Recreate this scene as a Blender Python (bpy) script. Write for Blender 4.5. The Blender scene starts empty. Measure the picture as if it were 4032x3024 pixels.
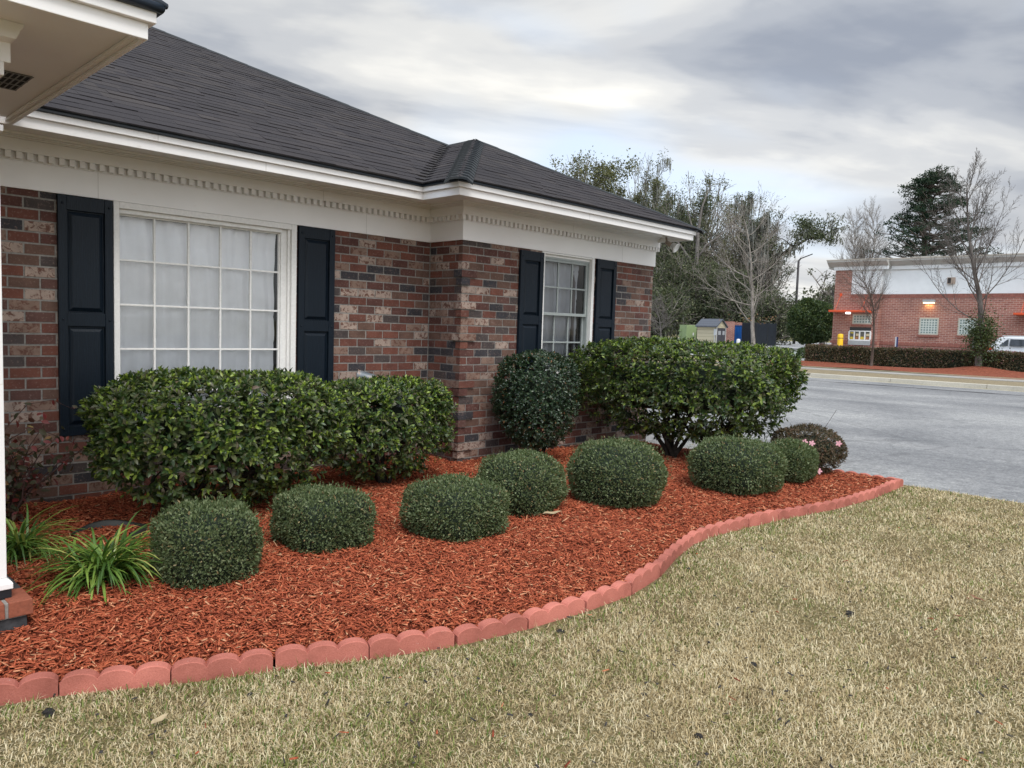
import bpy, math, random
import numpy as np
from mathutils import Vector, Matrix
random.seed(7); rng = np.random.default_rng(7)
S = bpy.context.scene; COL = S.collection
# ------------------------------------------------------------------ camera
PITCH, ROLL, YAW, FPX = 0.0729024, 0.0315420, 0.771259, 3002.02
CP = np.array([0.0, -6.36686, 1.40519])
_f0 = np.array([math.cos(YAW), math.sin(YAW), 0.0]); _r0 = np.array([math.sin(YAW), -math.cos(YAW), 0.0]); _u0 = np.array([0, 0, 1.0])
FW = _f0 * math.cos(PITCH) - _u0 * math.sin(PITCH); _u = _u0 * math.cos(PITCH) + _f0 * math.sin(PITCH)
RT = _r0 * math.cos(ROLL) + _u * math.sin(ROLL); UP = _u * math.cos(ROLL) - _r0 * math.sin(ROLL)
cd = bpy.data.cameras.new("camera"); cam = bpy.data.objects.new("camera", cd); COL.objects.link(cam)
cam.matrix_world = Matrix(((RT[0], UP[0], -FW[0], CP[0]), (RT[1], UP[1], -FW[1], CP[1]), (RT[2], UP[2], -FW[2], CP[2]), (0, 0, 0, 1)))
cd.sensor_width = 36; cd.lens = FPX / 4032 * 36; cd.clip_start = .05; cd.clip_end = 2000
S.camera = cam
S.render.resolution_x = 1024; S.render.resolution_y = 768
# ------------------------------------------------------------------ world, sun, exposure
SUN_EL, SUN_AZ = math.radians(56), math.radians(-112)      # direction towards the sun, azimuth from +X
W = bpy.data.worlds.new("World"); S.world = W; W.use_nodes = True
wt = W.node_tree; wt.nodes.clear()
def wn(t, **k):
    n = wt.nodes.new(t)
    for a, b in k.items(): setattr(n, a, b)
    return n
wl = wt.links.new
def wmath(op, a, b=None, c=None):
    n = wn('ShaderNodeMath', operation=op)
    for i, v in enumerate((a, b, c)):
        if v is None: continue
        if isinstance(v, (int, float)): n.inputs[i].default_value = v
        else: wl(v, n.inputs[i])
    return n.outputs[0]
wo = wn('ShaderNodeOutputWorld'); bg = wn('ShaderNodeBackground'); bg.inputs[1].default_value = 1.0
sky = wn('ShaderNodeTexSky'); sky.sky_type = 'NISHITA'; sky.sun_disc = False; sky.sun_elevation = SUN_EL; sky.sun_rotation = math.pi / 2 - SUN_AZ
tc = wn('ShaderNodeTexCoord'); sp = wn('ShaderNodeSeparateXYZ'); wl(tc.outputs['Generated'], sp.inputs[0])
zc = wmath('ADD', wmath('MAXIMUM', sp.outputs[2], 0.0), 0.16)
px_, py_ = wmath('DIVIDE', sp.outputs[0], zc), wmath('DIVIDE', sp.outputs[1], zc); WA = 1.02    # wind direction: cloud bands lie across it
cv = wn('ShaderNodeCombineXYZ'); wl(wmath('ADD', wmath('MULTIPLY', px_, math.cos(WA)), wmath('MULTIPLY', py_, math.sin(WA))), cv.inputs[0]); wl(wmath('SUBTRACT', wmath('MULTIPLY', px_, math.sin(WA)), wmath('MULTIPLY', py_, math.cos(WA))), cv.inputs[1])
def wnoise(rot, scl, scale, detail, dist, off=(0, 0, 0)):
    m = wn('ShaderNodeMapping'); m.inputs['Rotation'].default_value = (0, 0, rot); m.inputs['Scale'].default_value = scl; m.inputs['Location'].default_value = off
    wl(cv.outputs[0], m.inputs[0]); n = wn('ShaderNodeTexNoise'); n.inputs['Scale'].default_value = scale; n.inputs['Detail'].default_value = detail
    n.inputs['Distortion'].default_value = dist; n.inputs['Roughness'].default_value = .5; wl(m.outputs[0], n.inputs['Vector']); return n.outputs['Fac']
def wramp(src, stops):
    r = wn('ShaderNodeValToRGB'); e = r.color_ramp.elements
    while len(e) > 1: e.remove(e[-1])
    e[0].position, e[0].color = stops[0][0], (*stops[0][1], 1)
    for p, c in stops[1:]:
        x = e.new(p); x.color = (*c, 1)
    r.color_ramp.interpolation = 'EASE'; wl(src, r.inputs[0]); return r.outputs[0]
SKY_OFF = (3.1, 1.7, 0)
n1a = wnoise(0, (1.05, .60, 1), 1.15, 6, .30, SKY_OFF); n1b = wnoise(0, (1.1, .55, 1), 3.6, 5, .5, (1.3, 5.2, 0)); n1 = wmath('ADD', wmath('MULTIPLY', n1a, .80), wmath('MULTIPLY', n1b, .20)); n2 = wnoise(0, (.9, .5, 1), .9, 3, .4, (8.3, 2.2, 0))
cl = wramp(n1, [(.37, (.180, .200, .240)), (.46, (.255, .272, .302)), (.52, (.335, .346, .362)), (.58, (.42, .423, .420)), (.67, (.55, .54, .51))])
cmask = wramp(n2, [(.36, (0, 0, 0)), (.48, (1, 1, 1))])
skb = wn('ShaderNodeVectorMath', operation='SCALE'); wl(sky.outputs[0], skb.inputs[0]); skb.inputs['Scale'].default_value = .10
# thin blue seen through gaps is lightened by high cloud
mixb = wn('ShaderNodeMix', data_type='RGBA'); mixb.inputs[0].default_value = .80; wl(skb.outputs[0], mixb.inputs[6]); mixb.inputs[7].default_value = (.42, .49, .59, 1)
mix0 = wn('ShaderNodeMix', data_type='RGBA'); wl(cmask, mix0.inputs[0]); wl(mixb.outputs[2], mix0.inputs[6]); wl(cl, mix0.inputs[7])
# cloud thins towards the horizon, where the light is creamier
hz_w = wmath('MULTIPLY', wmath('POWER', wmath('SUBTRACT', 1.0, wmath('MINIMUM', wmath('MULTIPLY', wmath('MAXIMUM', sp.outputs[2], 0.0), 3.2), 1.0)), 1.6), wmath('ADD', .25, wmath('MULTIPLY', n1b, .75)))
mix = wn('ShaderNodeMix', data_type='RGBA'); wl(hz_w, mix.inputs[0]); wl(mix0.outputs[2], mix.inputs[6]); mix.inputs[7].default_value = (.50, .49, .46, 1)
# brighter cloud low down where the veiled light is, and overhead behind the viewer
def wdot(v):
    n = wn('ShaderNodeVectorMath', operation='DOT_PRODUCT'); wl(tc.outputs['Generated'], n.inputs[0]); n.inputs[1].default_value = v; return n.outputs['Value']
gv = Vector((.93, .33, .16)).normalized()
glow = wmath('POWER', wmath('MAXIMUM', wdot(gv), 0.0), 14.0)
gv2 = Vector((.60, .75, .30)).normalized()
glow2 = wmath('POWER', wmath('MAXIMUM', wdot(gv2), 0.0), 5.0)
back = wmath('POWER', wmath('MAXIMUM', wdot(Vector((-.30, -.48, .82)).normalized()), 0.0), 1.5)
gain = wmath('ADD', wmath('ADD', 1.0, wmath('MULTIPLY', glow, .25)), wmath('ADD', wmath('MULTIPLY', back, 2.9), wmath('MULTIPLY', glow2, .22)))
fin = wn('ShaderNodeVectorMath', operation='SCALE'); wl(mix.outputs[2], fin.inputs[0]); wl(gain, fin.inputs['Scale'])
wl(fin.outputs[0], bg.inputs[0]); wl(bg.outputs[0], wo.inputs[0])
sl = bpy.data.lights.new("sun", 'SUN'); sl.energy = 1.35; sl.angle = math.radians(24); sl.color = (1, .96, .90)
so = bpy.data.objects.new("sun", sl); COL.objects.link(so)
sd = Vector((math.cos(SUN_EL) * math.cos(SUN_AZ), math.cos(SUN_EL) * math.sin(SUN_AZ), math.sin(SUN_EL)))
so.rotation_euler = sd.to_track_quat('Z', 'Y').to_euler(); so.location = (0, -6, 12)
S.view_settings.view_transform = 'Standard'; S.view_settings.look = 'None'; S.view_settings.exposure = 0.62; S.view_settings.gamma = 1
S.cycles.max_bounces = 6; S.cycles.transparent_max_bounces = 12
# ------------------------------------------------------------------ pixel helpers (only used to survey real positions)
def ray(x, y):
    x, y = x / .54861, y / .54861
    return FW * FPX + RT * (x - 2016) - UP * (y - 1512)
def PX(x, y, X): v = ray(x, y); return CP + v * ((X - CP[0]) / v[0])
def PY(x, y, Y): v = ray(x, y); return CP + v * ((Y - CP[1]) / v[1])
def PZ(x, y, Z): v = ray(x, y); return CP + v * ((Z - CP[2]) / v[2])
def PD(x, y, d): v = ray(x, y); return CP + v * (d / FPX)
# ------------------------------------------------------------------ materials
MC = {}
class NT:
    def __init__(s, name):
        s.m = bpy.data.materials.new(name); s.m.use_nodes = True; s.t = s.m.node_tree; s.t.nodes.clear()
        s.out = s.n('ShaderNodeOutputMaterial'); s.p = s.n('ShaderNodeBsdfPrincipled'); s.l(s.p.outputs[0], s.out.inputs[0])
    def n(s, t, **k):
        n = s.t.nodes.new(t)
        for a, b in k.items(): setattr(n, a, b)
        return n
    def l(s, a, b): s.t.links.new(a, b)
    def inp(s, n, i, v):
        if v is None: return
        if hasattr(v, 'links') or hasattr(v, 'is_linked'): s.l(v, n.inputs[i])
        elif isinstance(v, tuple) and len(v) == 3: n.inputs[i].default_value = (*v, 1) if n.inputs[i].type == 'RGBA' else v
        else: n.inputs[i].default_value = v
    def obj(s): return s.n('ShaderNodeTexCoord').outputs['Object']
    def map(s, v, scale=(1, 1, 1), rot=(0, 0, 0)):
        m = s.n('ShaderNodeMapping'); m.inputs['Scale'].default_value = scale; m.inputs['Rotation'].default_value = rot; s.l(v, m.inputs[0]); return m.outputs[0]
    def noise(s, v, scale, detail=3, rough=.5, dist=0):
        n = s.n('ShaderNodeTexNoise'); s.l(v, n.inputs['Vector']); n.inputs['Scale'].default_value = scale; n.inputs['Detail'].default_value = detail
        n.inputs['Roughness'].default_value = rough; n.inputs['Distortion'].default_value = dist; return n.outputs['Fac']
    def ramp(s, src, stops, interp='LINEAR'):
        r = s.n('ShaderNodeValToRGB'); e = r.color_ramp.elements
        while len(e) > 1: e.remove(e[-1])
        e[0].position, e[0].color = stops[0][0], (*stops[0][1], 1)
        for p, c in stops[1:]: e.new(p).color = (*c, 1)
        r.color_ramp.interpolation = interp; s.l(src, r.inputs[0]); return r.outputs[0]
    def mix(s, f, a, b, mode='MIX'):
        n = s.n('ShaderNodeMix', data_type='RGBA', blend_type=mode); s.inp(n, 0, f); s.inp(n, 6, a); s.inp(n, 7, b); return n.outputs[2]
    def math(s, op, a, b=None):
        n = s.n('ShaderNodeMath', operation=op); s.inp(n, 0, a); s.inp(n, 1, b); return n.outputs[0]
    def bump(s, h, strength=.3, dist=.01):
        b = s.n('ShaderNodeBump'); b.inputs['Strength'].default_value = strength; b.inputs['Distance'].default_value = dist; s.l(h, b.inputs['Height']); s.l(b.outputs[0], s.p.inputs['Normal'])
    def isl(s): return s.n('ShaderNodeNewGeometry').outputs['Random Per Island']
    def fin(s, col, rough=.6, spec=.5, metal=0):
        s.inp(s.p, 'Base Color', col); s.inp(s.p, 'Roughness', rough); s.p.inputs['Specular IOR Level'].default_value = spec; s.p.inputs['Metallic'].default_value = metal; return s.m
def plain(name, col, rough=.5, var=.08, scale=30, spec=.4, bump=0, metal=0):
    if name in MC: return MC[name]
    t = NT(name); o = t.obj(); n = t.noise(o, scale, 4)
    n2 = t.noise(o, scale * .07 + .6, 3)
    c = t.ramp(t.math('MULTIPLY_ADD', n, .5) if False else n, [(.3, tuple(x * (1 - var) for x in col)), (.7, tuple(min(1, x * (1 + var)) for x in col))])
    c = t.mix(t.math('MULTIPLY', n2, .5), c, tuple(x * (1 - var * 1.6) for x in col))
    if bump: t.bump(n, bump, .004)
    MC[name] = t.fin(c, rough, spec, metal); return MC[name]
def foliage(name, stops, rough=.42, spec=.45, trans=.22, big=1.2):
    if name in MC: return MC[name]
    t = NT(name); i = t.isl(); c = t.ramp(i, stops)
    n = t.noise(t.obj(), big, 2); c = t.mix(t.math('MULTIPLY', n, .5), c, t.mix(1.0, c, (.72, .70, .66), 'MULTIPLY'))
    t.fin(c, rough, spec)
    tr = t.n('ShaderNodeBsdfTranslucent'); t.l(t.mix(1.0, c, (1.2, 1.35, .6), 'MULTIPLY'), tr.inputs[0])
    ms = t.n('ShaderNodeMixShader'); ms.inputs[0].default_value = trans; t.l(t.p.outputs[0], ms.inputs[1]); t.l(tr.outputs[0], ms.inputs[2]); t.l(ms.outputs[0], t.out.inputs[0])
    MC[name] = t.m; return t.m
def bark(name, a, b, scale=8):
    if name in MC: return MC[name]
    t = NT(name); o = t.map(t.obj(), (1, 1, .35)); n = t.noise(o, scale, 6, .65); c = t.ramp(n, [(.35, a), (.65, b)]); t.bump(n, .6, .02); MC[name] = t.fin(c, .85, .2); return t.m
def white_paint():
    t = NT('white_painted_wood'); o = t.obj(); n = t.noise(t.map(o, (3, 60, 60)), 1.0, 4, .6); big = t.noise(o, 1.3, 4)
    c = t.ramp(big, [(.3, (.775, .755, .745)), (.7, (.85, .835, .825))]); d = t.ramp(t.noise(t.map(o, (3, 3, 9)), 3, 6, .7), [(.64, (1, 1, 1)), (.74, (.86, .81, .76))])
    c = t.mix(1.0, c, d, 'MULTIPLY'); t.bump(n, .12, .003); return t.fin(c, .42, .4)
def brickmat():
    t = NT('blended_clay_brick'); i = t.isl(); o = t.obj()
    red, dred, brn, drk, blk, pnk, tan = (.128, .049, .036), (.092, .040, .033), (.122, .070, .053), (.062, .050, .048), (.038, .037, .042), (.34, .26, .215), (.22, .145, .112)
    c = t.ramp(i, [(0, red), (.16, dred), (.30, (.150, .056, .039)), (.40, brn), (.53, drk), (.62, blk), (.71, pnk), (.84, tan), (.94, (.10, .05, .042))], 'CONSTANT')
    fk = t.ramp(i, [(0, (.10,) * 3), (.71, (1,) * 3), (.94, (.15,) * 3)], 'CONSTANT')       # pale bricks carry dark flashing
    n = t.noise(t.map(o, (1, 1, 1)), 26, 5, .65, .8); sp_ = t.ramp(n, [(.50, (0,) * 3), (.58, (1,) * 3)])
    c = t.mix(t.math('MULTIPLY', sp_, fk), c, (.13, .062, .045))
    n2 = t.noise(o, 55, 4, .7); c = t.mix(t.ramp(n2, [(.55, (0,) * 3), (.68, (.6,) * 3)]), c, (.25, .18, .15))
    n3 = t.noise(o, 9, 3); c = t.mix(1.0, c, t.ramp(n3, [(.3, (.80,) * 3), (.7, (1.18,) * 3)]), 'MULTIPLY')
    t.bump(t.noise(o, 130, 4, .7), .35, .003); return t.fin(c, .82, .25)
def mortarmat():
    t = NT('grey_mortar'); o = t.obj(); n = t.noise(o, 40, 5, .6); c = t.ramp(n, [(.3, (.20, .188, .172)), (.7, (.32, .302, .28))]); t.bump(n, .5, .004); return t.fin(c, .95, .1)
def shinglemat():
    t = NT('asphalt_shingle'); i = t.isl(); o = t.obj()
    c = t.ramp(i, [(0, (.025, .0225, .025)), (.5, (.029, .026, .028)), (.85, (.033, .029, .030)), (1, (.039, .034, .033))])
    n = t.noise(o, 260, 3, .8); c = t.mix(1.0, c, t.ramp(n, [(.3, (.62,) * 3), (.7, (1.6,) * 3)]), 'MULTIPLY')
    n2 = t.noise(o, .9, 3); c = t.mix(1.0, c, t.ramp(n2, [(.3, (.85,) * 3), (.7, (1.15,) * 3)]), 'MULTIPLY')
    t.bump(n, .5, .003); return t.fin(c, .88, .25)
def navy():
    t = NT('navy_shutter_vinyl'); o = t.obj()
    w = t.n('ShaderNodeTexWave', wave_type='BANDS', bands_direction='X'); t.l(t.map(o, (1, 1, .16)), w.inputs[0]); w.inputs['Scale'].default_value = 26; w.inputs['Distortion'].default_value = 9; w.inputs['Detail'].default_value = 3; w.inputs['Detail Scale'].default_value = 1.2
    c = t.ramp(w.outputs['Fac'], [(.2, (.0028, .0072, .0135)), (.9, (.0048, .0110, .0195))]); t.bump(w.outputs['Fac'], .22, .004); return t.fin(c, .48, .25)
def mulchmat():
    t = NT('red_dyed_wood_mulch'); i = t.isl(); o = t.obj()
    c = t.ramp(i, [(0, (.17, .034, .015)), (.3, (.29, .063, .026)), (.62, (.38, .088, .038)), (.88, (.46, .125, .056)), (.975, (.60, .27, .14)), (1, (.50, .30, .17))])
    n = t.noise(t.map(o, (1, 1, 1)), 90, 3, .6); c = t.mix(1.0, c, t.ramp(n, [(.3, (.75,) * 3), (.7, (1.2,) * 3)]), 'MULTIPLY'); return t.fin(c, .72, .25)
def grassmat():
    t = NT('dormant_lawn_grass'); i = t.isl(); o = t.obj(); g = t.n('ShaderNodeNewGeometry').outputs['Position']
    patch = t.noise(g, 1.1, 3, .6)
    patch2 = t.noise(g, 6.0, 2, .5); k = t.math('ADD', t.math('MULTIPLY', i, .55), t.math('MULTIPLY', t.math('ADD', patch, patch2), .42))
    c = t.ramp(k, [(.36, (.13, .090, .045)), (.46, (.29, .215, .105)), (.56, (.46, .355, .185)), (.72, (.58, .47, .27)), (.9, (.70, .61, .41))])
    gn = t.math('ADD', t.math('MULTIPLY', t.noise(g, 2.0, 4, .6), 1.6), t.math('MULTIPLY', t.math('FRACT', t.math('MULTIPLY', i, 37.7)), .75))
    c = t.mix(t.math('GREATER_THAN', gn, 1.50), c, t.ramp(t.math('FRACT', t.math('MULTIPLY', i, 91.3)), [(0, (.11, .135, .028)), (1, (.30, .30, .10))]))
    t.fin(c, .6, .3); tr = t.n('ShaderNodeBsdfTranslucent'); t.l(c, tr.inputs[0]); ms = t.n('ShaderNodeMixShader'); ms.inputs[0].default_value = .2
    t.l(t.p.outputs[0], ms.inputs[1]); t.l(tr.outputs[0], ms.inputs[2]); t.l(ms.outputs[0], t.out.inputs[0]); return t.m
def thatch():
    t = NT('lawn_thatch_soil'); g = t.n('ShaderNodeNewGeometry').outputs['Position']; n = t.noise(g, 60, 5, .7); b = t.noise(g, 1.1, 3)
    c = t.ramp(n, [(.3, (.055, .042, .024)), (.55, (.19, .145, .075)), (.75, (.40, .32, .18))]); c = t.mix(t.math('MULTIPLY', b, .4), c, (.12, .13, .045)); t.bump(n, .8, .02); return t.fin(c, .95, .1)
def asphalt(name='worn_asphalt', lo=.17, hi=.30):
    t = NT(name); g = t.n('ShaderNodeNewGeometry').outputs['Position']
    n = t.noise(g, 38, 5, .85); b = t.noise(t.map(g, (.35, .22, 1)), 1.0, 6, .65, .6); st = t.noise(t.map(g, (.9, .25, 1)), 1.4, 4, .7, 1.0)
    c = t.ramp(n, [(.25, (lo * .6, lo * .62, lo * .66)), (.5, (lo * 1.25, lo * 1.26, lo * 1.27)), (.78, (hi * 1.35, hi * 1.37, hi * 1.38))])
    c = t.mix(1.0, c, t.ramp(b, [(.3, (.60, .61, .63)), (.5, (.95, .95, .95)), (.7, (1.35, 1.34, 1.30))]), 'MULTIPLY')
    c = t.mix(1.0, c, t.ramp(t.noise(g, 8, 6, .85), [(.35, (.72, .72, .73)), (.5, (1, 1, 1)), (.65, (1.32, 1.31, 1.28))]), 'MULTIPLY')
    c = t.mix(t.ramp(st, [(.60, (0,) * 3), (.74, (.35,) * 3)]), c, (.055, .058, .065))
    v = t.n('ShaderNodeTexVoronoi', feature='DISTANCE_TO_EDGE'); t.l(t.map(g, (.12, .16, 1)), v.inputs['Vector']); v.inputs['Scale'].default_value = 1.0
    wob = t.noise(g, 3, 4); vd = t.math('ADD', v.outputs['Distance'], t.math('MULTIPLY', wob, .05))
    c = t.mix(t.ramp(vd, [(.0260, (.30,) * 3), (.030, (0,) * 3)]), c, (.045, .045, .05))
    t.bump(n, .5, .01); return t.fin(c, .85, .3)
def concrete(name, col=(.42, .40, .35)):
    if name in MC: return MC[name]
    t = NT(name); g = t.n('ShaderNodeNewGeometry').outputs['Position']; n = t.noise(g, 30, 5, .7); b = t.noise(g, .8, 4)
    c = t.ramp(n, [(.3, tuple(x * .8 for x in col)), (.7, tuple(x * 1.12 for x in col))]); c = t.mix(1.0, c, t.ramp(b, [(.3, (.78,) * 3), (.7, (1.1,) * 3)]), 'MULTIPLY'); t.bump(n, .3, .005); MC[name] = t.fin(c, .9, .2); return MC[name]
def edgemat():
    t = NT('red_scalloped_concrete'); o = t.obj(); g = t.n('ShaderNodeNewGeometry').outputs['Position']; r = t.n('ShaderNodeObjectInfo').outputs['Random']
    n = t.noise(g, 160, 4, .8); b = t.noise(g, 5, 4); c = t.ramp(n, [(.3, (.37, .115, .085)), (.7, (.51, .18, .138))])
    c = t.mix(1.0, c, t.ramp(r, [(0, (.80, .80, .80)), (1, (1.12, 1.15, 1.15))]), 'MULTIPLY')
    sep = t.n('ShaderNodeSeparateXYZ'); t.l(g, sep.inputs[0])
    c = t.mix(1.0, c, t.ramp(b, [(.3, (.72, .70, .68)), (.5, (.98, .97, .96)), (.7, (1.14, 1.16, 1.16))]), 'MULTIPLY')
    c = t.mix(t.ramp(t.noise(g, 38, 3, .8), [(.70, (0,) * 3), (.74, (.7,) * 3)]), c, (.62, .50, .45)); t.bump(n, .5, .004); return t.fin(c, .85, .2)
def glassmat(refl=.12, tint=(.97, .98, .99)):
    t = NT('window_glass'); t.t.nodes.remove(t.p); a = t.n('ShaderNodeBsdfTransparent'); a.inputs[0].default_value = (*tint, 1); g = t.n('ShaderNodeBsdfGlossy'); g.inputs['Roughness'].default_value = .02
    fr = t.n('ShaderNodeFresnel'); fr.inputs[0].default_value = 1.5; m = t.n('ShaderNodeMixShader'); t.l(t.math('ADD', fr.outputs[0], refl * .1), m.inputs[0]); t.l(a.outputs[0], m.inputs[1]); t.l(g.outputs[0], m.inputs[2]); t.l(m.outputs[0], t.out.inputs[0]); return t.m
def emit(name, col, s):
    t = NT(name); t.fin(col, .5); t.p.inputs['Emission Color'].default_value = (*col, 1); t.p.inputs['Emission Strength'].default_value = s; return t.m
def farbrick():
    t = NT('orange_red_building_brick'); o = t.obj(); b = t.n('ShaderNodeTexBrick'); sep = t.n('ShaderNodeSeparateXYZ'); t.l(o, sep.inputs[0]); cmb = t.n('ShaderNodeCombineXYZ'); t.l(sep.outputs[1], cmb.inputs[0]); t.l(sep.outputs[2], cmb.inputs[1]); t.l(cmb.outputs[0], b.inputs[0])
    b.inputs['Color1'].default_value = (.33, .145, .11, 1); b.inputs['Color2'].default_value = (.235, .090, .075, 1); b.inputs['Mortar'].default_value = (.44, .33, .27, 1)
    b.inputs['Scale'].default_value = 1; b.inputs['Brick Width'].default_value = .30; b.inputs['Row Height'].default_value = .105; b.inputs['Mortar Size'].default_value = .012; b.inputs['Mortar Smooth'].default_value = .3; b.inputs['Bias'].default_value = -.1
    c = t.mix(1.0, b.outputs[0], t.ramp(t.noise(o, 1.1, 4), [(.3, (.85,) * 3), (.7, (1.12,) * 3)]), 'MULTIPLY'); return t.fin(c, .9, .2)
def striped(name, c1, c2, axis, freq, rough=.6):
    t = NT(name); o = t.obj(); w = t.n('ShaderNodeTexWave', wave_type='BANDS', bands_direction=axis, wave_profile='SAW'); t.l(o, w.inputs[0]); w.inputs['Scale'].default_value = freq; c = t.ramp(w.outputs['Fac'], [(0, c2), (.18, c1), (1, c1)]); t.bump(w.outputs['Fac'], .4, .02); return t.fin(c, rough, .3)
mW = white_paint(); mBrick = brickmat(); mMortar = mortarmat(); mShingle = shinglemat(); mNavy = navy(); mMulch = mulchmat(); mGrass = grassmat(); mThatch = thatch(); mAsph = asphalt(); mEdge = edgemat(); mGlass = glassmat(); mFarB = farbrick()
mDrip = plain('navy_metal_trim', (.010, .019, .032), .38, .15, 20, .5); mSash = plain('off_white_sash_paint', (.80, .785, .76), .45, .08, 50)
mScreenFrame = plain('grey_window_metal', (.33, .36, .35), .45, .08, 30); mCurt = plain('white_curtain_cloth', (.92, .92, .93), .9, .06, 6)
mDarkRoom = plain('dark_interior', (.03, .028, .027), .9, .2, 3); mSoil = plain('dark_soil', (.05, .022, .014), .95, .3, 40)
mBarkD = bark('dark_stem_bark', (.018, .014, .011), (.05, .04, .032), 20); mBarkG = bark('grey_bark', (.075, .066, .060), (.17, .155, .14), 5); mBarkL = bark('pale_grey_bark', (.15, .13, .115), (.32, .29, .25), 6); mBarkB = bark('brown_grey_bark', (.075, .060, .048), (.17, .14, .12), 6)
# ------------------------------------------------------------------ mesh helpers
def tag(o, label=None, cat=None, group=None, kind=None):
    if label: o['label'] = label
    if cat: o['category'] = cat
    if group: o['group'] = group
    if kind: o['kind'] = kind
    return o
def empty(name, loc, label, cat, group=None, rz=0):
    o = bpy.data.objects.new(name, None); COL.objects.link(o); o.location = loc; o.rotation_euler = (0, 0, rz); o.empty_display_size = .1; return tag(o, label, cat, group)
def wmat(o):     # world matrix of a fresh object without waiting for a depsgraph update
    L_ = Matrix.Translation(o.location) @ o.rotation_euler.to_matrix().to_4x4()
    return L_ if o.parent is None else wmat(o.parent) @ o.matrix_parent_inverse @ L_
def link(name, me, mat, parent=None, smooth=False, world=False):
    o = bpy.data.objects.new(name, me); COL.objects.link(o)
    for m in (mat if isinstance(mat, (list, tuple)) else [mat]): me.materials.append(m)
    if smooth: me.polygons.foreach_set('use_smooth', [True] * len(me.polygons))
    if parent is not None:
        o.parent = parent
        if world:
            o.matrix_parent_inverse = wmat(parent).inverted()
    return o
def npmesh(name, V, F, mat, parent=None, smooth=False, world=True):
    me = bpy.data.meshes.new(name); V = np.ascontiguousarray(V, dtype=np.float32); F = np.ascontiguousarray(F, dtype=np.int32); k = F.shape[1]
    me.vertices.add(len(V)); me.vertices.foreach_set('co', V.ravel()); me.loops.add(F.size); me.loops.foreach_set('vertex_index', F.ravel())
    me.polygons.add(len(F)); me.polygons.foreach_set('loop_start', np.arange(0, F.size, k, dtype=np.int32))
    me.update(calc_edges=True); me.validate(); return link(name, me, mat, parent, smooth, world)
class MB:
    def __init__(s): s.v = []; s.f = []; s.mi = []; s.cur = 0
    def add(s, v, f):
        b = len(s.v); s.v += [tuple(float(c) for c in p) for p in v]; s.f += [tuple(b + i for i in q) for q in f]; s.mi += [s.cur] * len(f); return s
    def box(s, x0, x1, y0, y1, z0, z1):
        x0, x1 = min(x0, x1), max(x0, x1); y0, y1 = min(y0, y1), max(y0, y1); z0, z1 = min(z0, z1), max(z0, z1)
        return s.add([(x0, y0, z0), (x1, y0, z0), (x1, y1, z0), (x0, y1, z0), (x0, y0, z1), (x1, y0, z1), (x1, y1, z1), (x0, y1, z1)],
              [(0, 3, 2, 1), (4, 5, 6, 7), (0, 1, 5, 4), (1, 2, 6, 5), (2, 3, 7, 6), (3, 0, 4, 7)])
    def hexa(s, bot, top):
        return s.add(list(bot) + list(top), [(0, 3, 2, 1), (4, 5, 6, 7), (0, 1, 5, 4), (1, 2, 6, 5), (2, 3, 7, 6), (3, 0, 4, 7)])
    def tube(s, pts, rad, n=6, cap=True):
        pts = [np.array(p, float) for p in pts]; base = len(s.v); prev = None; rings = []
        for i, p in enumerate(pts):
            d = pts[min(i + 1, len(pts) - 1)] - pts[max(i - 1, 0)]; d /= (np.linalg.norm(d) + 1e-9)
            a = np.cross(d, (0, 0, 1) if abs(d[2]) < .9 else (1, 0, 0)) if prev is None else prev - d * (prev @ d); a /= (np.linalg.norm(a) + 1e-9); prev = a; b = np.cross(d, a)
            r = rad[i] if hasattr(rad, '__len__') else rad
            rings.append([p + (a * math.cos(2 * math.pi * k / n) + b * math.sin(2 * math.pi * k / n)) * r for k in range(n)])
        v = [q for r_ in rings for q in r_]; f = []
        for i in range(len(pts) - 1):
            for k in range(n): f.append((i * n + k, i * n + (k + 1) % n, (i + 1) * n + (k + 1) % n, (i + 1) * n + k))
        if cap: f.append(tuple(range(n - 1, -1, -1))); f.append(tuple((len(pts) - 1) * n + k for k in range(n)))
        return s.add(v, f)
    def lathe(s, prof, n=24, c=(0, 0, 0), axis=None):
        v = []; f = []
        for r, z in prof:
            for k in range(n): v.append((r * math.cos(2 * math.pi * k / n), r * math.sin(2 * math.pi * k / n), z))
        for i in range(len(prof) - 1):
            for k in range(n): f.append((i * n + k, i * n + (k + 1) % n, (i + 1) * n + (k + 1) % n, (i + 1) * n + k))
        if axis is not None:
            R = Vector(axis).to_track_quat('Z', 'Y').to_matrix(); v = [R @ Vector(p) for p in v]
        return s.add([(p[0] + c[0], p[1] + c[1], p[2] + c[2]) for p in v], f)
    def prism(s, poly, axis, a, b):
        # poly: 2D points; axis 'x': (y,z) extruded in x ; 'y': (x,z) extruded in y
        n = len(poly); mk = (lambda p, t: (t, p[0], p[1])) if axis == 'x' else (lambda p, t: (p[0], t, p[1])) if axis == 'y' else (lambda p, t: (p[0], p[1], t))
        v = [mk(p, a) for p in poly] + [mk(p, b) for p in poly]; f = [tuple(range(n)), tuple(range(2 * n - 1, n - 1, -1))] + [(i, i + n, (i + 1) % n + n, (i + 1) % n) for i in range(n)]
        return s.add(v, f)
    def build(s, name, mat, parent=None, smooth=False, world=True, bevel=0):
        me = bpy.data.meshes.new(name); me.from_pydata(s.v, [], s.f); me.update()
        o = link(name, me, mat, parent, smooth, world)
        if any(s.mi): me.polygons.foreach_set('material_index', s.mi)
        if bevel:
            m = o.modifiers.new('bevel', 'BEVEL'); m.width = bevel; m.segments = 2; m.limit_method = 'ANGLE'
        return o
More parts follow.
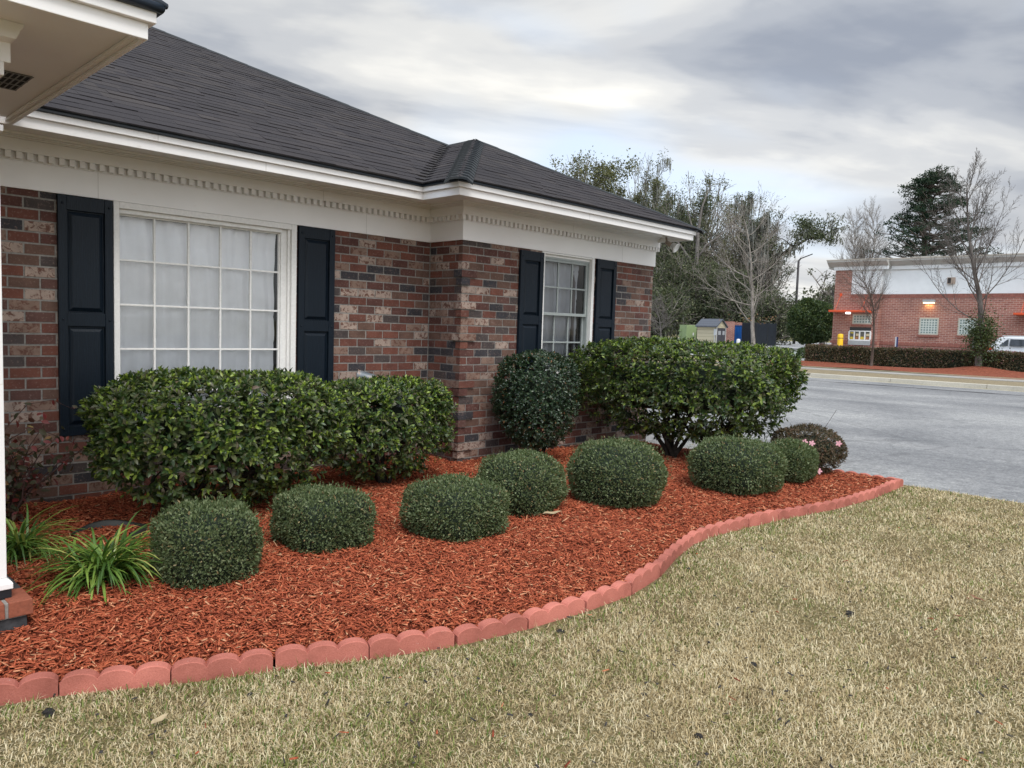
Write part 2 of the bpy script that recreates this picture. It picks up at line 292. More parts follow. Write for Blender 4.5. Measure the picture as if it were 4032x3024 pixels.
def copy_tree(o, parent=None):
    c = o.copy(); COL.objects.link(c)
    if parent is not None: c.parent = parent
    for ch in list(o.children): copy_tree(ch, c)
    return c
# ------------------------------------------------------------------ the ground
CURVE = np.array([(-3.5, -1.95), (-1.5, -2.40), (-.5, -2.68), (.2, -2.89), (.682, -3.022), (.982, -3.131), (1.321, -3.322), (1.689, -3.464), (2.037, -3.648), (2.413, -3.797), (2.821, -3.872), (3.25, -3.906), (3.695, -3.902), (4.099, -3.799), (4.523, -3.636), (4.968, -3.556), (5.463, -3.592), (6.099, -3.676), (6.715, -3.815), (7.457, -3.869), (8.05, -3.855), (8.42, -3.845)])
LZ, LOTZ, LOTX = -.10, -.125, 8.53
def cy(x): return np.interp(x, CURVE[:, 0], CURVE[:, 1])
def gz(x): return np.interp(x, [-400, LOTX, 29.0, 29.25, 41, 46, 50, 60, 75, 130, 800], [LOTZ - .02, LOTZ - .02, -.14, -.03, .05, .12, .33, .46, .55, .9, 1.6])
def grid_sheet(name, xs, ys, zf, mat, kind='structure'):
    V = np.array([(x, y, zf(x, y)) for x in xs for y in ys]); ny = len(ys)
    F = np.array([(i * ny + j, (i + 1) * ny + j, (i + 1) * ny + j + 1, i * ny + j + 1) for i in range(len(xs) - 1) for j in range(ny - 1)])
    o = npmesh(name, V, F, mat); o['kind'] = kind; return o
mFarG = plain('dry_verge_grass', (.25, .22, .115), .95, .28, 3.0, .1)
grid_sheet('ground', [-600, -100, -20, LOTX, 29.0, 29.4, 41, 46, 50, 60, 75, 130, 800], [-700, -100, -20, 0, 20, 60, 100, 300, 900], lambda x, y: float(gz(x)) - .05, mFarG)
# parking lot between the bed and the far kerb
grid_sheet('parking_lot', [LOTX - .02, 12, 18, 24, 29.0], np.linspace(-60, 90, 16), lambda x, y: LOTZ, mAsph)
# dark sealed joint across the lot
m = MB(); yy = -30; pts = []
cpt = [PZ(1750, 818, LOTZ), PZ(1800, 823, LOTZ), PZ(1850, 829, LOTZ), PZ(1920, 835, LOTZ), PZ(2000, 842, LOTZ), PZ(2100, 850, LOTZ), PZ(2212, 858, LOTZ)]
xj = float(np.mean([p[0] for p in cpt]))
jm = MB(); ys_ = np.arange(-40, 70, .5)
L = [(xj + .10 * math.sin(y * .5) + random.uniform(-.05, .05), y, random.uniform(.05, .15)) for y in ys_]
jm.add([(x - w, y, LOTZ + .004) for x, y, w in L] + [(x + w, y, LOTZ + .004) for x, y, w in L], [(i, i + 1, i + 1 + len(L), i + len(L)) for i in range(len(L) - 1)])
tag(jm.build('pavement_joint', plain('tar_joint', (.022, .022, .025), .8, .3, 10)), kind='structure')
# kerb with gutter, far side, in sections cast end to end
km = MB()
for k in range(-12, 22):
    y0 = k * 3.05; y1 = y0 + 3.035
    km.prism([(29.0, LOTZ + .012), (29.28, LOTZ + .006), (29.30, .02), (29.33, .035), (29.44, .035), (29.45, -.3), (29.0, -.3)], 'y', y0, y1)
tag(km.build('kerb', concrete('kerb_concrete', (.46, .43, .36)), bevel=.008), kind='structure')
grid_sheet('grass_verge', [29.45, 29.9, 33.3], np.linspace(-60, 90, 40), lambda x, y: .02 + .01 * math.sin(y * 3), plain('verge_dry_grass', (.26, .215, .14), .95, .35, 14, .1, 1.0))
sidewalk = MB()
for k in range(-40, 60): sidewalk.box(33.3, 35.0, k * 1.5, k * 1.5 + 1.485, -.1, .035)
tag(sidewalk.build('sidewalk', concrete('walk_concrete', (.33, .315, .285))), kind='structure')
grid_sheet('far_grass_strip', [35.0, 35.3, 35.7], np.linspace(-60, 22, 40), lambda x, y: .03 + .012 * (x - 33), plain('verge_dry_grass', (.26, .215, .14)))
# the restaurant lot and drive lane
grid_sheet('restaurant_lot', [42.8, 46, 50, 60, 75, 110], np.linspace(-50, 60, 8), lambda x, y: float(gz(x)) + .004, asphalt('far_pale_pavement', .26, .36))
# lawn sheet and bed
ns = 90; xs = np.linspace(-3.5, LOTX, ns); rows = np.linspace(0, 1, 26)
V = []; F = []
for i, x in enumerate(xs):
    y1 = cy(x) + .02
    for t in rows:
        y = -16 + (y1 + 16) * t; V.append((x, y, LZ + .006 * math.sin(x * 3.1 + y) * math.sin(y * 2.3)))
nr = len(rows)
F = [(i * nr + j, (i + 1) * nr + j, (i + 1) * nr + j + 1, i * nr + j + 1) for i in range(ns - 1) for j in range(nr - 1)]
o = npmesh('lawn', V, F, mThatch); o['kind'] = 'structure'
grid_sheet('lawn_beyond', [-40, -20, -3.5], [-40, -16, -8, -2, 0], lambda x, y: LZ, mThatch)
def mulch_z(x, y):
    d = np.clip((y - cy(x)) / .9, 0, 1); d2 = np.clip((8.5 - x) / .6, 0, 1)
    return -.068 + .068 * np.minimum(d, d2) + .012 * np.sin(x * 4.3 + y * 2) * np.sin(y * 5.1 - x)
V = []; xs = np.linspace(-3.5, 8.47, 150); rows = np.linspace(0, 1, 50)
for x in xs:
    y0 = cy(x) + .03; y1 = .02 if x < 5.26 else -.50
    for t in rows: y = y0 + (y1 - y0) * t; V.append((x, y, float(mulch_z(x, y)) + random.uniform(-.006, .006)))
nr = len(rows); F = [(i * nr + j, (i + 1) * nr + j, (i + 1) * nr + j + 1, i * nr + j + 1) for i in range(len(xs) - 1) for j in range(nr - 1)]
mb = NT('mulch_under_layer'); g_ = mb.n('ShaderNodeNewGeometry').outputs['Position']; nn = mb.noise(g_, 45, 5, .7); mb.bump(nn, 1, .03)
o = npmesh('mulch_bed', V, F, mb.fin(mb.ramp(nn, [(.3, (.05, .012, .007)), (.6, (.17, .036, .016)), (.8, (.28, .065, .028))]), .9, .1), smooth=True); o['kind'] = 'structure'
# mulch chips
def rotm(yaw, pit, rol):
    c1, s1, c2, s2, c3, s3 = np.cos(yaw), np.sin(yaw), np.cos(pit), np.sin(pit), np.cos(rol), np.sin(rol)
    R = np.empty((len(yaw), 3, 3)); R[:, 0, 0] = c1 * c2; R[:, 0, 1] = c1 * s2 * s3 - s1 * c3; R[:, 0, 2] = c1 * s2 * c3 + s1 * s3
    R[:, 1, 0] = s1 * c2; R[:, 1, 1] = s1 * s2 * s3 + c1 * c3; R[:, 1, 2] = s1 * s2 * c3 - c1 * s3; R[:, 2, 0] = -s2; R[:, 2, 1] = c2 * s3; R[:, 2, 2] = c2 * c3; return R
def chips(name, xy, z, L, Wd, T, mat, flat=.28):
    n = len(xy); B = np.array([(-1, -1, -1), (1, -1, -1), (1, 1, -1), (-1, 1, -1), (-1, -1, 1), (1, -1, 1), (1, 1, 1), (-1, 1, 1)], float) * .5
    Vv = np.repeat(B[None], n, 0); tap = rng.uniform(.35, 1, n); Vv[:, [1, 2, 5, 6], 1] *= tap[:, None]; Vv[:, [0, 3, 4, 7], 1] *= rng.uniform(.5, 1, n)[:, None]
    Vv[:, [1, 2, 5, 6], 0] += rng.uniform(-.12, .12, (n, 4)); Vv *= np.stack([L, Wd, T], 1)[:, None]
    R = rotm(rng.uniform(0, 2 * np.pi, n), rng.normal(0, flat, n), rng.normal(0, flat * 1.2, n)); Vv = np.einsum('nij,nkj->nki', R, Vv)
    Vv += np.stack([xy[:, 0], xy[:, 1], z], 1)[:, None]
    f = np.array([(4, 5, 6, 7), (0, 1, 5, 4), (1, 2, 6, 5), (2, 3, 7, 6), (3, 0, 4, 7)]); Ff = (f[None] + (np.arange(n) * 8)[:, None, None]).reshape(-1, 4)
    return npmesh(name, Vv.reshape(-1, 3), Ff, mat)
def bed_points(n):
    out = []
    while sum(map(len, out)) < n:
        p = np.stack([rng.uniform(-.3, 8.46, n), rng.uniform(-3.95, 0, n)], 1); d = np.hypot(p[:, 0], p[:, 1] - CP[1])
        ok = (p[:, 1] > cy(p[:, 0]) + .045) & ~((p[:, 0] > 5.22) & (p[:, 1] > -.53)) & (rng.uniform(0, 1, n) < (3.2 / np.maximum(d, 3.2)) ** .9)
        ok &= ~((p[:, 0] < .93) & (p[:, 1] > -2.5))
        out.append(p[ok])
    return np.concatenate(out)[:n]
N = 115000; p = bed_points(N); d = np.hypot(p[:, 0], p[:, 1] - CP[1])
Ls = rng.gamma(3.0, .0078, N) + .009
o = chips('mulch_chips', p, mulch_z(p[:, 0], p[:, 1]) + rng.uniform(-.004, .022, N), Ls, rng.uniform(.0025, .008, N) * (1 + .05 * d), rng.uniform(.002, .005, N), mMulch, .30)
tag(o, 'shredded red dyed wood mulch covering the planting bed', 'mulch', kind='stuff')
# lawn blades
def blades(name, xy, z0, ln, wd, mat, lean=1.0):
    n = len(xy); a = rng.uniform(0, 2 * np.pi, n); t = np.abs(rng.normal(1.25, .5, n)) * lean; t = np.clip(t, 0, 1.5)
    side = np.stack([np.cos(a), np.sin(a), np.zeros(n)], 1); out = np.stack([-np.sin(a), np.cos(a), np.zeros(n)], 1); up = np.array([0, 0, 1.0])
    base = np.stack([xy[:, 0], xy[:, 1], z0], 1); k1 = t * .55
    midp = base + (out * np.sin(k1)[:, None] + up * np.cos(k1)[:, None]) * (ln * .5)[:, None]
    k2 = np.clip(t * 1.25 + rng.normal(0, .25, n), -.3, 1.9); tip = midp + (out * np.sin(k2)[:, None] + up * np.cos(k2)[:, None] + side * rng.normal(0, .25, n)[:, None]) * (ln * .5)[:, None]
    w = side * (wd / 2)[:, None]; V_ = np.stack([base - w, base + w, midp + w * .85, midp - w * .85, tip], 1)
    f = np.array([(0, 1, 2), (0, 2, 3), (3, 2, 4)]); return npmesh(name, V_.reshape(-1, 3), (f[None] + (np.arange(n) * 5)[:, None, None]).reshape(-1, 3), mat)
def lawn_points(n):
    out = []
    while sum(map(len, out)) < n:
        p = np.stack([rng.uniform(-1.2, 8.55, n), rng.uniform(-6.6, -2.4, n)], 1); d = np.hypot(p[:, 0], p[:, 1] - CP[1]); v = p - CP[:2]; fwd = v @ FW[:2] / math.cos(PITCH); lat = v @ np.array([RT[0], RT[1]])
        edge = 8.56 + .05 * np.sin(p[:, 1] * 7)
        ok = (p[:, 1] < cy(p[:, 0]) - .03) & (p[:, 0] < edge) & (fwd > 1.3) & (np.abs(lat) < .85 * fwd + .5) & (rng.uniform(0, 1, n) < (1.9 / np.maximum(d, 1.9)) ** 1.15)
        out.append(p[ok])
    return np.concatenate(out)[:n]
N = 400000; p = lawn_points(N); d = np.hypot(p[:, 0], p[:, 1] - CP[1]); near = np.clip(1 - (cy(p[:, 0]) - p[:, 1]) / .22, 0, 1) * (rng.uniform(0, 1, N) < .5)
o = blades('lawn_grass', p, np.full(N, LZ - .004), rng.gamma(6, .0038, N) * (1 + .5 * near) + .005, rng.uniform(.0014, .0030, N) * (1 + .16 * d), mGrass)
tag(o, 'short half dormant straw and green lawn grass', 'grass', kind='stuff')

N = 15000; p = lawn_points(N * 8); dd_ = cy(p[:, 0]) - p[:, 1]; pr = np.exp(-dd_ / .13) * .8 + .04 + .22 * np.exp(-((p[:, 0] - 1.3) ** 2 + (p[:, 1] + 4.1) ** 2) / .5)
p = p[rng.uniform(0, 1, len(p)) < pr][:N]; n = len(p); d = np.hypot(p[:, 0], p[:, 1] - CP[1])
mGreenG = foliage('green_lawn_grass', [(0, (.07, .12, .018)), (.6, (.12, .18, .030)), (1, (.22, .27, .06))], .5, .3, .2, 2)
o = blades('green_grass_tufts', p, np.full(n, LZ - .002), rng.uniform(.02, .055, n), rng.uniform(.0018, .0034, n) * (1 + .16 * d), mGreenG, .7)
tag(o, 'greener grass tufts along the edging and in patches of the lawn', 'grass', kind='stuff')
# ------------------------------------------------------------------ the brick house
HX0, XI, XB, YB, XE = -5.0, 5.235, 5.235, -.52, 8.665     # left end, inner corner, wing corner, wing face, right end
FB = 2.285                                                  # underside of the frieze board
house = empty('brick_house', (3.0, .0, 0), 'low brick office building with white cornice, navy shutters and a hipped dark shingle roof', 'building')
C_ = .0813; BL = .2032; MG = .0125
PH = float(PY(1345.3 * .54861, 948.8 * .54861, 0)[0]) % BL
def course_z(k): return (30 - k) * C_ - .2
openA = (2.125, 3.605, .40, FB + .1); openB = (6.44, 7.36, .885, FB + .1)
class Bricks:
    def __init__(s): s.mb = MB()
    def run(s, k, u0, u1, mapf, phase, openings=(), ends=(0, 0), off0=0, off1=0):
        z1 = course_z(k) - MG; z0 = course_z(k + 1)
        if z1 > FB + .02: z1 = FB + .02
        if z1 - z0 < .015: return
        edges = []; u = math.floor((u0 - phase) / BL) * BL + phase
        while u < u1: edges.append((max(u, u0), min(u + BL - MG, u1))); u += BL
        for a, b in edges:
            segs = [(a, b)]
            for (oa, ob, za, zb) in openings:
                if z1 > za and z0 < zb:
                    ns_ = []
                    for c, d_ in segs:
                        if d_ <= oa or c >= ob: ns_.append((c, d_)); continue
                        if c < oa: ns_.append((c, oa - .002))
                        if d_ > ob: ns_.append((ob + .002, d_))
                    segs = ns_
            for c, d_ in segs:
                if d_ - c < .018: continue
                j = random.uniform(-.0018, .0022); e = .0
                if off0 and c < u0 + .001: j -= off0; c -= off0
                if off1 and d_ > u1 - .001: j -= off1; d_ += off1 - .001
                t0, t1 = random.uniform(-.0012, .0012), random.uniform(-.0012, .0012)
                s.mb.hexa([mapf(c, j, z0 + t0), mapf(d_, j, z0 + t1), mapf(d_, .06, z0), mapf(c, .06, z0)], [mapf(c, j, z1 + t0), mapf(d_, j, z1 + t1), mapf(d_, .06, z1), mapf(c, .06, z1)])
fa = lambda u, dep, z: (u, dep, z)                        # main front, faces -y
fb = lambda u, dep, z: (u, YB + dep, z)                   # wing front
fr = lambda u, dep, z: (XB + dep, -u, z)                  # return, faces -x, u = -y : 0 .. .52
fe = lambda u, dep, z: (XE - dep, YB + u, z)              # right end, faces +x
ba, bb = Bricks(), Bricks()
for k in range(-1, 31):
    ph = PH + (BL / 2 if k % 2 else 0)
    ba.run(k, HX0, XI - .004, fa, ph, [openA])
    o_ = (0, 0, .004, .022, .026, .004, .0, .018, .02, 0, .004, .028, .012, 0)[k % 14]
    bb.run(k, XB + (.0 if k % 2 else .0), XE - .065, fb, XB + (0 if k % 2 else -BL / 2) - .0, [openB], off0=o_)
    bb.run(k, XE - .055 if k % 2 else XE - .075, XE, fb, XE - BL, [])
    bb.run(k, .012, .52 - .002, fr, .52 - (BL / 2 if k % 2 else BL) + .0, off1=o_)
    bb.run(k, .062, 7.5, fe, (BL / 2 if k % 2 else 0))
ba.mb.build('wall', mBrick, house);
mo = MB()
for x0, x1, z0, z1 in ((HX0, openA[0], -.3, FB + .1), (openA[1], XI + .01, -.3, FB + .1), (openA[0], openA[1], -.3, openA[2])): mo.box(x0, x1, .0045, .2, z0, z1)
mo.build('mortar_backing', mMortar, house)
w2 = bb.mb.build('wall', mBrick, house); w2['label'] = 'brick wall of the projecting wing at the right'
mo = MB()
for x0, x1, z0, z1 in ((XB + .0045, openB[0], -.3, FB + .1), (openB[1], XE - .0045, -.3, FB + .1), (openB[0], openB[1], -.3, openB[2])): mo.box(x0, x1, YB + .0045, YB + .12, z0, z1)
mo.box(XB + .005, XB + .12, YB + .13, .02, -.3, FB + .1); mo.box(XE - .1, XE - .005, YB + .13, 7.4, -.3, FB + .1)
mo.build('mortar_backing', mMortar, house)
# rowlock sill under the wing window
rs = MB(); u = openB[0] - .10
while u < openB[1] + .10:
    rs.hexa([(u, YB - .018, .800), (u + .062, YB - .018, .800), (u + .062, YB + .1, .815), (u, YB + .1, .815)], [(u, YB - .018, .872), (u + .062, YB - .018, .872), (u + .062, YB + .1, .884), (u, YB + .1, .884)]); u += .072
rs.build('rowlock_sill', mBrick, house)
# interior box behind the windows (floor, back) so nothing shows through
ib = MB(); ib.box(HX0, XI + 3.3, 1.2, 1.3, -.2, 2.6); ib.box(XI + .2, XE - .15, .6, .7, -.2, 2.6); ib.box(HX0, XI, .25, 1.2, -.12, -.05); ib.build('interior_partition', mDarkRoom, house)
# ---- cornice: profile pieces swept along main front, return and wing front (mitred)
XL = HX0
def path(off):       # outer face at distance off in front of the wall plane
    return [(XL, -off), (XI - off, -off), (XB - off, YB - off), (XE + min(off, .62) if off < .2 else XE + .02, YB - off)]
def sweep(off0, off1, z0, z1, endx=None):
    b = MB(); A = path(off1); B = path(off0)
    if endx is not None: A[3] = (endx, A[3][1]); B[3] = (endx - 1e-4, B[3][1])
    for i in range(3):
        b.hexa([(*B[i], z0), (*B[i + 1], z0), (*A[i + 1], z0), (*A[i], z0)][::1], [(*B[i], z1), (*B[i + 1], z1), (*A[i + 1], z1), (*A[i], z1)])
    return b
def retend(b, off, z0, z1):   # return of the band along the right end wall
    b.box(XE + .001, XE + off, YB - off + .001, 7.0, z0, z1); return b
fz = sweep(-.02, .014, FB, 2.478); fz.box(XE + .0005, XE + .014, YB - .0138, 7, FB, 2.4779); fz.build('frieze_board', mW, house, bevel=.002)
db = sweep(-.02, .016, 2.479, 2.534); db.box(XE + .001, XE + .022, YB - .0215, 7, 2.479, 2.5339); db.build('dentil_backing', mW, house)
ub = sweep(-.02, .052, 2.535, 2.623); ub.box(XE + .001, XE + .052, YB - .0515, 7, 2.535, 2.6229); ub.build('cornice_board', mW, house, bevel=.003)
cr = sweep(-.02, .064, 2.6235, 2.634); c2 = sweep(-.02, .076, 2.6345, 2.6455); c3 = sweep(-.02, .095, 2.646, 2.664)
for q in (c2, c3): cr.add(q.v, q.f)
cr.box(XE + .001, XE + .085, YB - .0845, 7, 2.624, 2.6639); cr.build('crown_moulding', mW, house, bevel=.003)
dn = MB(); PD_ = .0672; dw = .036; dz0, dz1 = 2.487, 2.5335
x = XI - .06 - dw
while x > XL: dn.box(x, x + dw, -.056, -.0155, dz0, dz1); x -= PD_
y = -.06
while y - dw > YB + .0: dn.box(XB - .056, XB - .0155, y - dw, y, dz0, dz1); y -= PD_
dn.box(XB - .050, XB - .014, YB - .050, YB - .012, dz0, dz1); dn.box(XI - .058, XI - .024, -.058, -.024, dz0, dz1)
x = XB + .018
while x < XE: dn.box(x, x + dw, YB - .056, YB - .0155, dz0, dz1); x += PD_
y = YB - .045
while y < 5: dn.box(XE + .021, XE + .05, y, y + dw, dz0, dz1); y += PD_
dn.build('dentil_band', mW, house)
so_ = sweep(.02, .56, 2.664, 2.676, endx=XE + .0); so_.add([(XE, YB - .56, 2.668), (XE + .06, YB - .56, 2.668), (XE + .06, 7, 2.668), (XE, 7, 2.668)], [(0, 1, 2, 3)])
# the soffit panel is carried up behind the fascia; both eaves
so_.build('soffit', mW, house)
FX = 8.685
def fascia(b, o0, o1, z0, z1, ex):
    A = path(o1); B = path(o0); A[3] = (ex, A[3][1]); B[3] = (ex, B[3][1])
    for i in range(3): b.hexa([(*B[i], z0), (*B[i + 1], z0), (*A[i + 1], z0), (*A[i], z0)], [(*B[i], z1), (*B[i + 1], z1), (*A[i + 1], z1), (*A[i], z1)])
fs = MB(); fascia(fs, .545, .57, 2.600, 2.669, FX); fs.box(FX - .024, FX - .0005, YB - .545, 7.5, 2.6003, 2.6687); fs.build('fascia_board', mW, house, bevel=.003)
f2 = MB(); fascia(f2, .545, .594, 2.6695, 2.715, FX + .024); f2.box(FX - .02, FX + .0235, YB - .545, 7.5, 2.6698, 2.7147); f2.build('fascia_board', mW, house, bevel=.003)
dr = MB(); fascia(dr, .50, .612, 2.7155, 2.742, FX + .042); dr.box(FX - .06, FX + .0415, YB - .5, 7.5, 2.7158, 2.7417); dr.build('drip_edge', mDrip, house, bevel=.004)
# small nails / hanging clips under the eave
nl_mat = plain('dark_metal_clip', (.03, .028, .026), .6)
for x, y in ((1.55, -.50), (4.05, -.50), (4.3, -.51), (5.15, -1.02), (5.05, -1.06), (6.25, -1.03), (7.25, -1.03), (7.9, -1.03)): MB().tube([(x, y, 2.664), (x + .004, y, 2.64), (x + .008, y + .004, 2.628)], .004, 5).build('eave_clip', nl_mat, house)
sm = plain('board_seam_grey', (.52, .50, .48), .8)  # joint lines between boards, drawn as thin grey strips
for (x, y, z0, z1) in ((1.98, -.0148, FB, 2.478), (4.41, -.0148, FB, 2.478), (7.93, YB - .0148, FB, 2.478), (3.05, -.5708, 2.60, 2.669), (6.55, YB - .5708, 2.60, 2.669), (2.2, -.5948, 2.67, 2.715), (5.9, YB - .5948, 2.67, 2.715), (3.9, -.0528, 2.535, 2.623), (6.9, YB - .0528, 2.535, 2.623)): MB().box(x, x + .003, y, y + .003, z0 + .001, z1 - .001).build('board_seam', sm, house)
# ---- roof: shingles laid course by course
PT = .5; EX = .135; ZE = 2.742; EA, EB, EC, ER = -.632, -1.152, XB - .632, 8.72    # eave lines
sh = MB(); th = MB()
def lay(org, edir, updir, rng_f, tmax, seed=0, dense=True):
    # org: function (u, t) -> xyz on roof plane ; courses up the slope, tabs along u
    R_ = random.Random(seed); ct = EX / math.hypot(1, PT); n = int(tmax / ct) + 1
    for i in range(n):
        t0 = i * ct; t1 = min((i + 1) * ct + ct * .35, tmax + .02)
        a, b = rng_f(min(t0, tmax)); a1, b1 = rng_f(min(t1, tmax + .01))
        if b - a < .03: continue
        u = a; wob = 0
        while u < b:
            w = R_.choice([.10, .16, .22, .30, .34]); v = min(u + w, b); h = R_.choice([.005, .006, .007, .010]); d0, d1 = R_.uniform(-.003, .003), R_.uniform(-.003, .003)
            if b - v < .04: v = b
            uu, vv = min(max(u, a1), b1), min(max(v, a1), b1)
            p = [org(u, t0 + d0, h), org(v, t0 + d1, h), org(vv, t1, .0015), org(uu, t1, .0015)]; q = [org(u, t0 + d0, -.004), org(v, t0 + d1, -.004)]
            sh.add(p + q, [(0, 1, 2, 3), (4, 5, 1, 0), (4, 0, 3), (5, 2, 1)]); u = v
def pl(eave, sgn, axis):
    if axis == 'y': return lambda u, t, h: (u - h * 0, eave + sgn * t - sgn * h * .45, ZE + PT * t + h * .9)
    return lambda u, t, h: (eave + sgn * t - sgn * h * .45, u, ZE + PT * t + h * .9)
XRm = (EC + ER) / 2; TP = XRm - EC                       # wing peak
TM = 6.05
lay(pl(EA, 1, 'y'), 0, 0, lambda t: (HX0 - .4, EC + t) if t < TP else (HX0 - .4, ER - t), TM, 1)
lay(pl(EC, 1, 'x'), 0, 0, lambda t: (EB + t, EA + t), TP, 2)
lay(pl(EB, 1, 'y'), 0, 0, lambda t: (EC + t, ER - t), TP, 3)
lay(pl(ER, -1, 'x'), 0, 0, lambda t: (EA + t, 11.4 - t), TM, 4)
lay(pl(ER, -1, 'x'), 0, 0, lambda t: (EB + t, EA + t), TP - .03, 5)
rf = sh.build('roof', mShingle, house)
# decking under the shingles
dk = MB(); P_ = lambda x, y, t: (x, y, ZE + PT * t - .006)
tR = lambda t: ER - t
dk.add([P_(HX0 - .4, EA, 0), P_(EC, EA, 0), P_(EC + TP, EA + TP, TP), P_(tR(TM), EA + TM, TM), P_(HX0 - .4, EA + TM, TM)], [(0, 1, 2, 3, 4)])
dk.add([P_(EC, EB, 0), P_(EC, EA, 0), P_(EC + TP, EA + TP, TP), P_(EC + TP, EB + TP, TP)], [(0, 3, 2, 1)])
dk.add([P_(EC, EB, 0), P_(ER, EB, 0), P_(ER - TP, EB + TP, TP)], [(0, 1, 2)])
dk.add([P_(ER, EB, 0), P_(ER, 11.4, 0), P_(ER - TM, 11.4 - TM, TM), P_(ER - TM, EA + TM, TM), P_(ER - TP, EA + TP, TP), P_(ER - TP, EB + TP, TP)], [(0, 1, 2, 3, 4, 5)])
dk.add([P_(HX0 - .4, EA + TM, TM), P_(tR(TM), EA + TM, TM), P_(ER, 11.4, 0), P_(HX0 - .4, 11.4, 0)], [(0, 1, 2, 3)])
o = dk.build('roof_deck', plain('dark_roof_felt', (.03, .028, .028), .9), rf)
def hipcap(p0, p1, ga, gb, name, big=False, lf0=1.0):
    # overlapping bent caps from eave p0 up to p1; ga/gb = downhill unit offsets of both roof faces
    p0, p1 = Vector(p0), Vector(p1); d = p1 - p0; L_ = d.length; d.normalize(); b = MB(); st = .15 if big else .28; n = int(L_ / st); ga, gb = Vector(ga), Vector(gb)
    W_ = .20 if big else .13; hgt = Vector((0, 0, 1));
    for i in range(n + 1):
        a0 = p0 + d * (i * st); a1 = p0 + d * min(i * st + st * 1.5, L_ - .01); lift0 = (.034 if big else .020) * lf0; lift1 = (.010 if big else .014) * lf0; R_ = []
        ks = (-1, -.6, -.25, 0, .25, .6, 1)
        for (c, lf) in ((a0, lift0), (a1, lift1)):
            for k in ks:
                off = (ga if k < 0 else gb) * (abs(k) * W_); rnd = -.030 * (1 - min(1, abs(k) * 1.6)) ** 1.5 if big else .0
                R_.append(c + off + hgt * (lf + rnd - (.006 if abs(k) < .2 and not big else 0) + (0 if abs(k) < 1 else -lf * .5)))
        bot = [R_[j] - hgt * (.022 if big else .006) for j in range(7)]
        b.add([tuple(v) for v in R_ + bot], [(j, j + 1, j + 8, j + 7) for j in range(6)] + [(14 + j, 15 + j, j + 1, j) for j in range(6)] + [(14, 0, 7), (20, 13, 6)])
    return b.build(name, shingle_cap, rf)
shingle_cap = plain('hip_cap_shingle', (.034, .038, .041), .85, .25, 120, .25, .5)
q1 = 1 / math.hypot(1, PT)
Y_ = lambda s: Vector((0, -s, -s * PT)) * q1
X_ = lambda s: Vector((s, 0, -abs(s) * PT)) * q1
hipcap((EC, EB, ZE), (EC + TP, EB + TP, ZE + PT * TP), X_(-1), Y_(1), 'hip_ridge', True)
hipcap((ER, EB, ZE), (ER - TP, EB + TP, ZE + PT * TP), Y_(1), X_(1), 'hip_ridge')
hipcap((EC + TP, EA + TP, ZE + PT * TP), (tR(TM), EA + TM, ZE + PT * TM), Y_(1), X_(1), 'hip_ridge')
hipcap((EC + TP, EA + TP, ZE + PT * TP), (EC + TP, EB + TP, ZE + PT * TP), X_(-1), X_(1), 'hip_ridge', False, .3)
# ---- windows
def curtain(x0, x1, y, z0, z1, seed, name='curtain', hang=0.0, mat=None):
    R_ = np.random.default_rng(seed); nx, nz = 70, 50; xs = np.linspace(x0, x1, nx); zs = np.linspace(z0, z1, nz); V_ = []
    ph = R_.uniform(0, 6, 6)
    for x in xs:
        for z in zs:
            f = (z1 - z) / (z1 - z0)
            w = .013 * math.sin(x * 26 + ph[0] + 1.5 * math.sin(z * 3)) + .008 * math.sin(x * 61 + ph[1] + z * 2) + .006 * math.sin(z * 19 + 2 * math.sin(x * 5 + ph[2])) + .008 * math.sin(z * 7 + x * 3 + ph[3])
            cr_ = .009 * (1 if (z * 8.5 + .2 * math.sin(x * 3)) % 1 < .07 else 0)
            V_.append((x, y + w + cr_ + .03 * f * f * hang, z))
    F_ = [(i * nz + j, (i + 1) * nz + j, (i + 1) * nz + j + 1, i * nz + j + 1) for i in range(nx - 1) for j in range(nz - 1)]
    return npmesh(name, V_, F_, mat or mCurt, None, True, False)
def attach(o, parent):
    o.parent = parent; o.matrix_parent_inverse = wmat(parent).inverted()
# big picture window
ys = .060; wx = [2.143 + .2745 * i for i in range(6)]; wz = [.445 + .350 * i for i in range(6)]
fr1 = MB(); zt = FB - .002
fr1.box(2.087, 2.130, -.022, .10, .42, zt); fr1.box(3.600, 3.650, -.022, .10, .42, zt); fr1.box(2.1305, 3.5995, -.018, .10, 2.235, zt)
fr1.box(2.1305, 2.142, .012, .10, .43, 2.2345); fr1.box(3.520, 3.5995, .030, .10, .43, 2.2345); fr1.box(3.575, 3.5992, .004, .0298, .43, 2.2345); fr1.box(2.1422, 3.5198, .012, .10, 2.200, 2.2346)
fr1.box(2.07, 3.67, -.045, .10, .385, .4195)
win1 = fr1.build('window', mSash, house, bevel=.003)
mu = MB()
for i in range(6): mu.box(wx[i] - .008, wx[i] + .008, ys - .012, ys + .012, wz[0] - .01, wz[-1] + .01)
for j, z in enumerate(wz):
    for i in range(5): mu.box(wx[i] + .0082, wx[i + 1] - .0082, ys - .010, ys + .011, z - .008, z + .008)
mu.build('muntin_grid', mSash, win1, bevel=.002)
g = MB(); g.add([(wx[0], ys + .003, wz[0]), (wx[-1], ys + .003, wz[0]), (wx[-1], ys + .003, wz[-1]), (wx[0], ys + .003, wz[-1])], [(0, 1, 2, 3)]); g.build('glass_pane', mGlass, win1)
attach(curtain(2.08, 3.50, ys + .050, .52, 2.19, 3, hang=.6), win1)
rb = MB(); rb.box(2.0, 3.8, ys + .10, ys + .11, .2, 2.4); rb.build('dark_backing', mDarkRoom, win1)
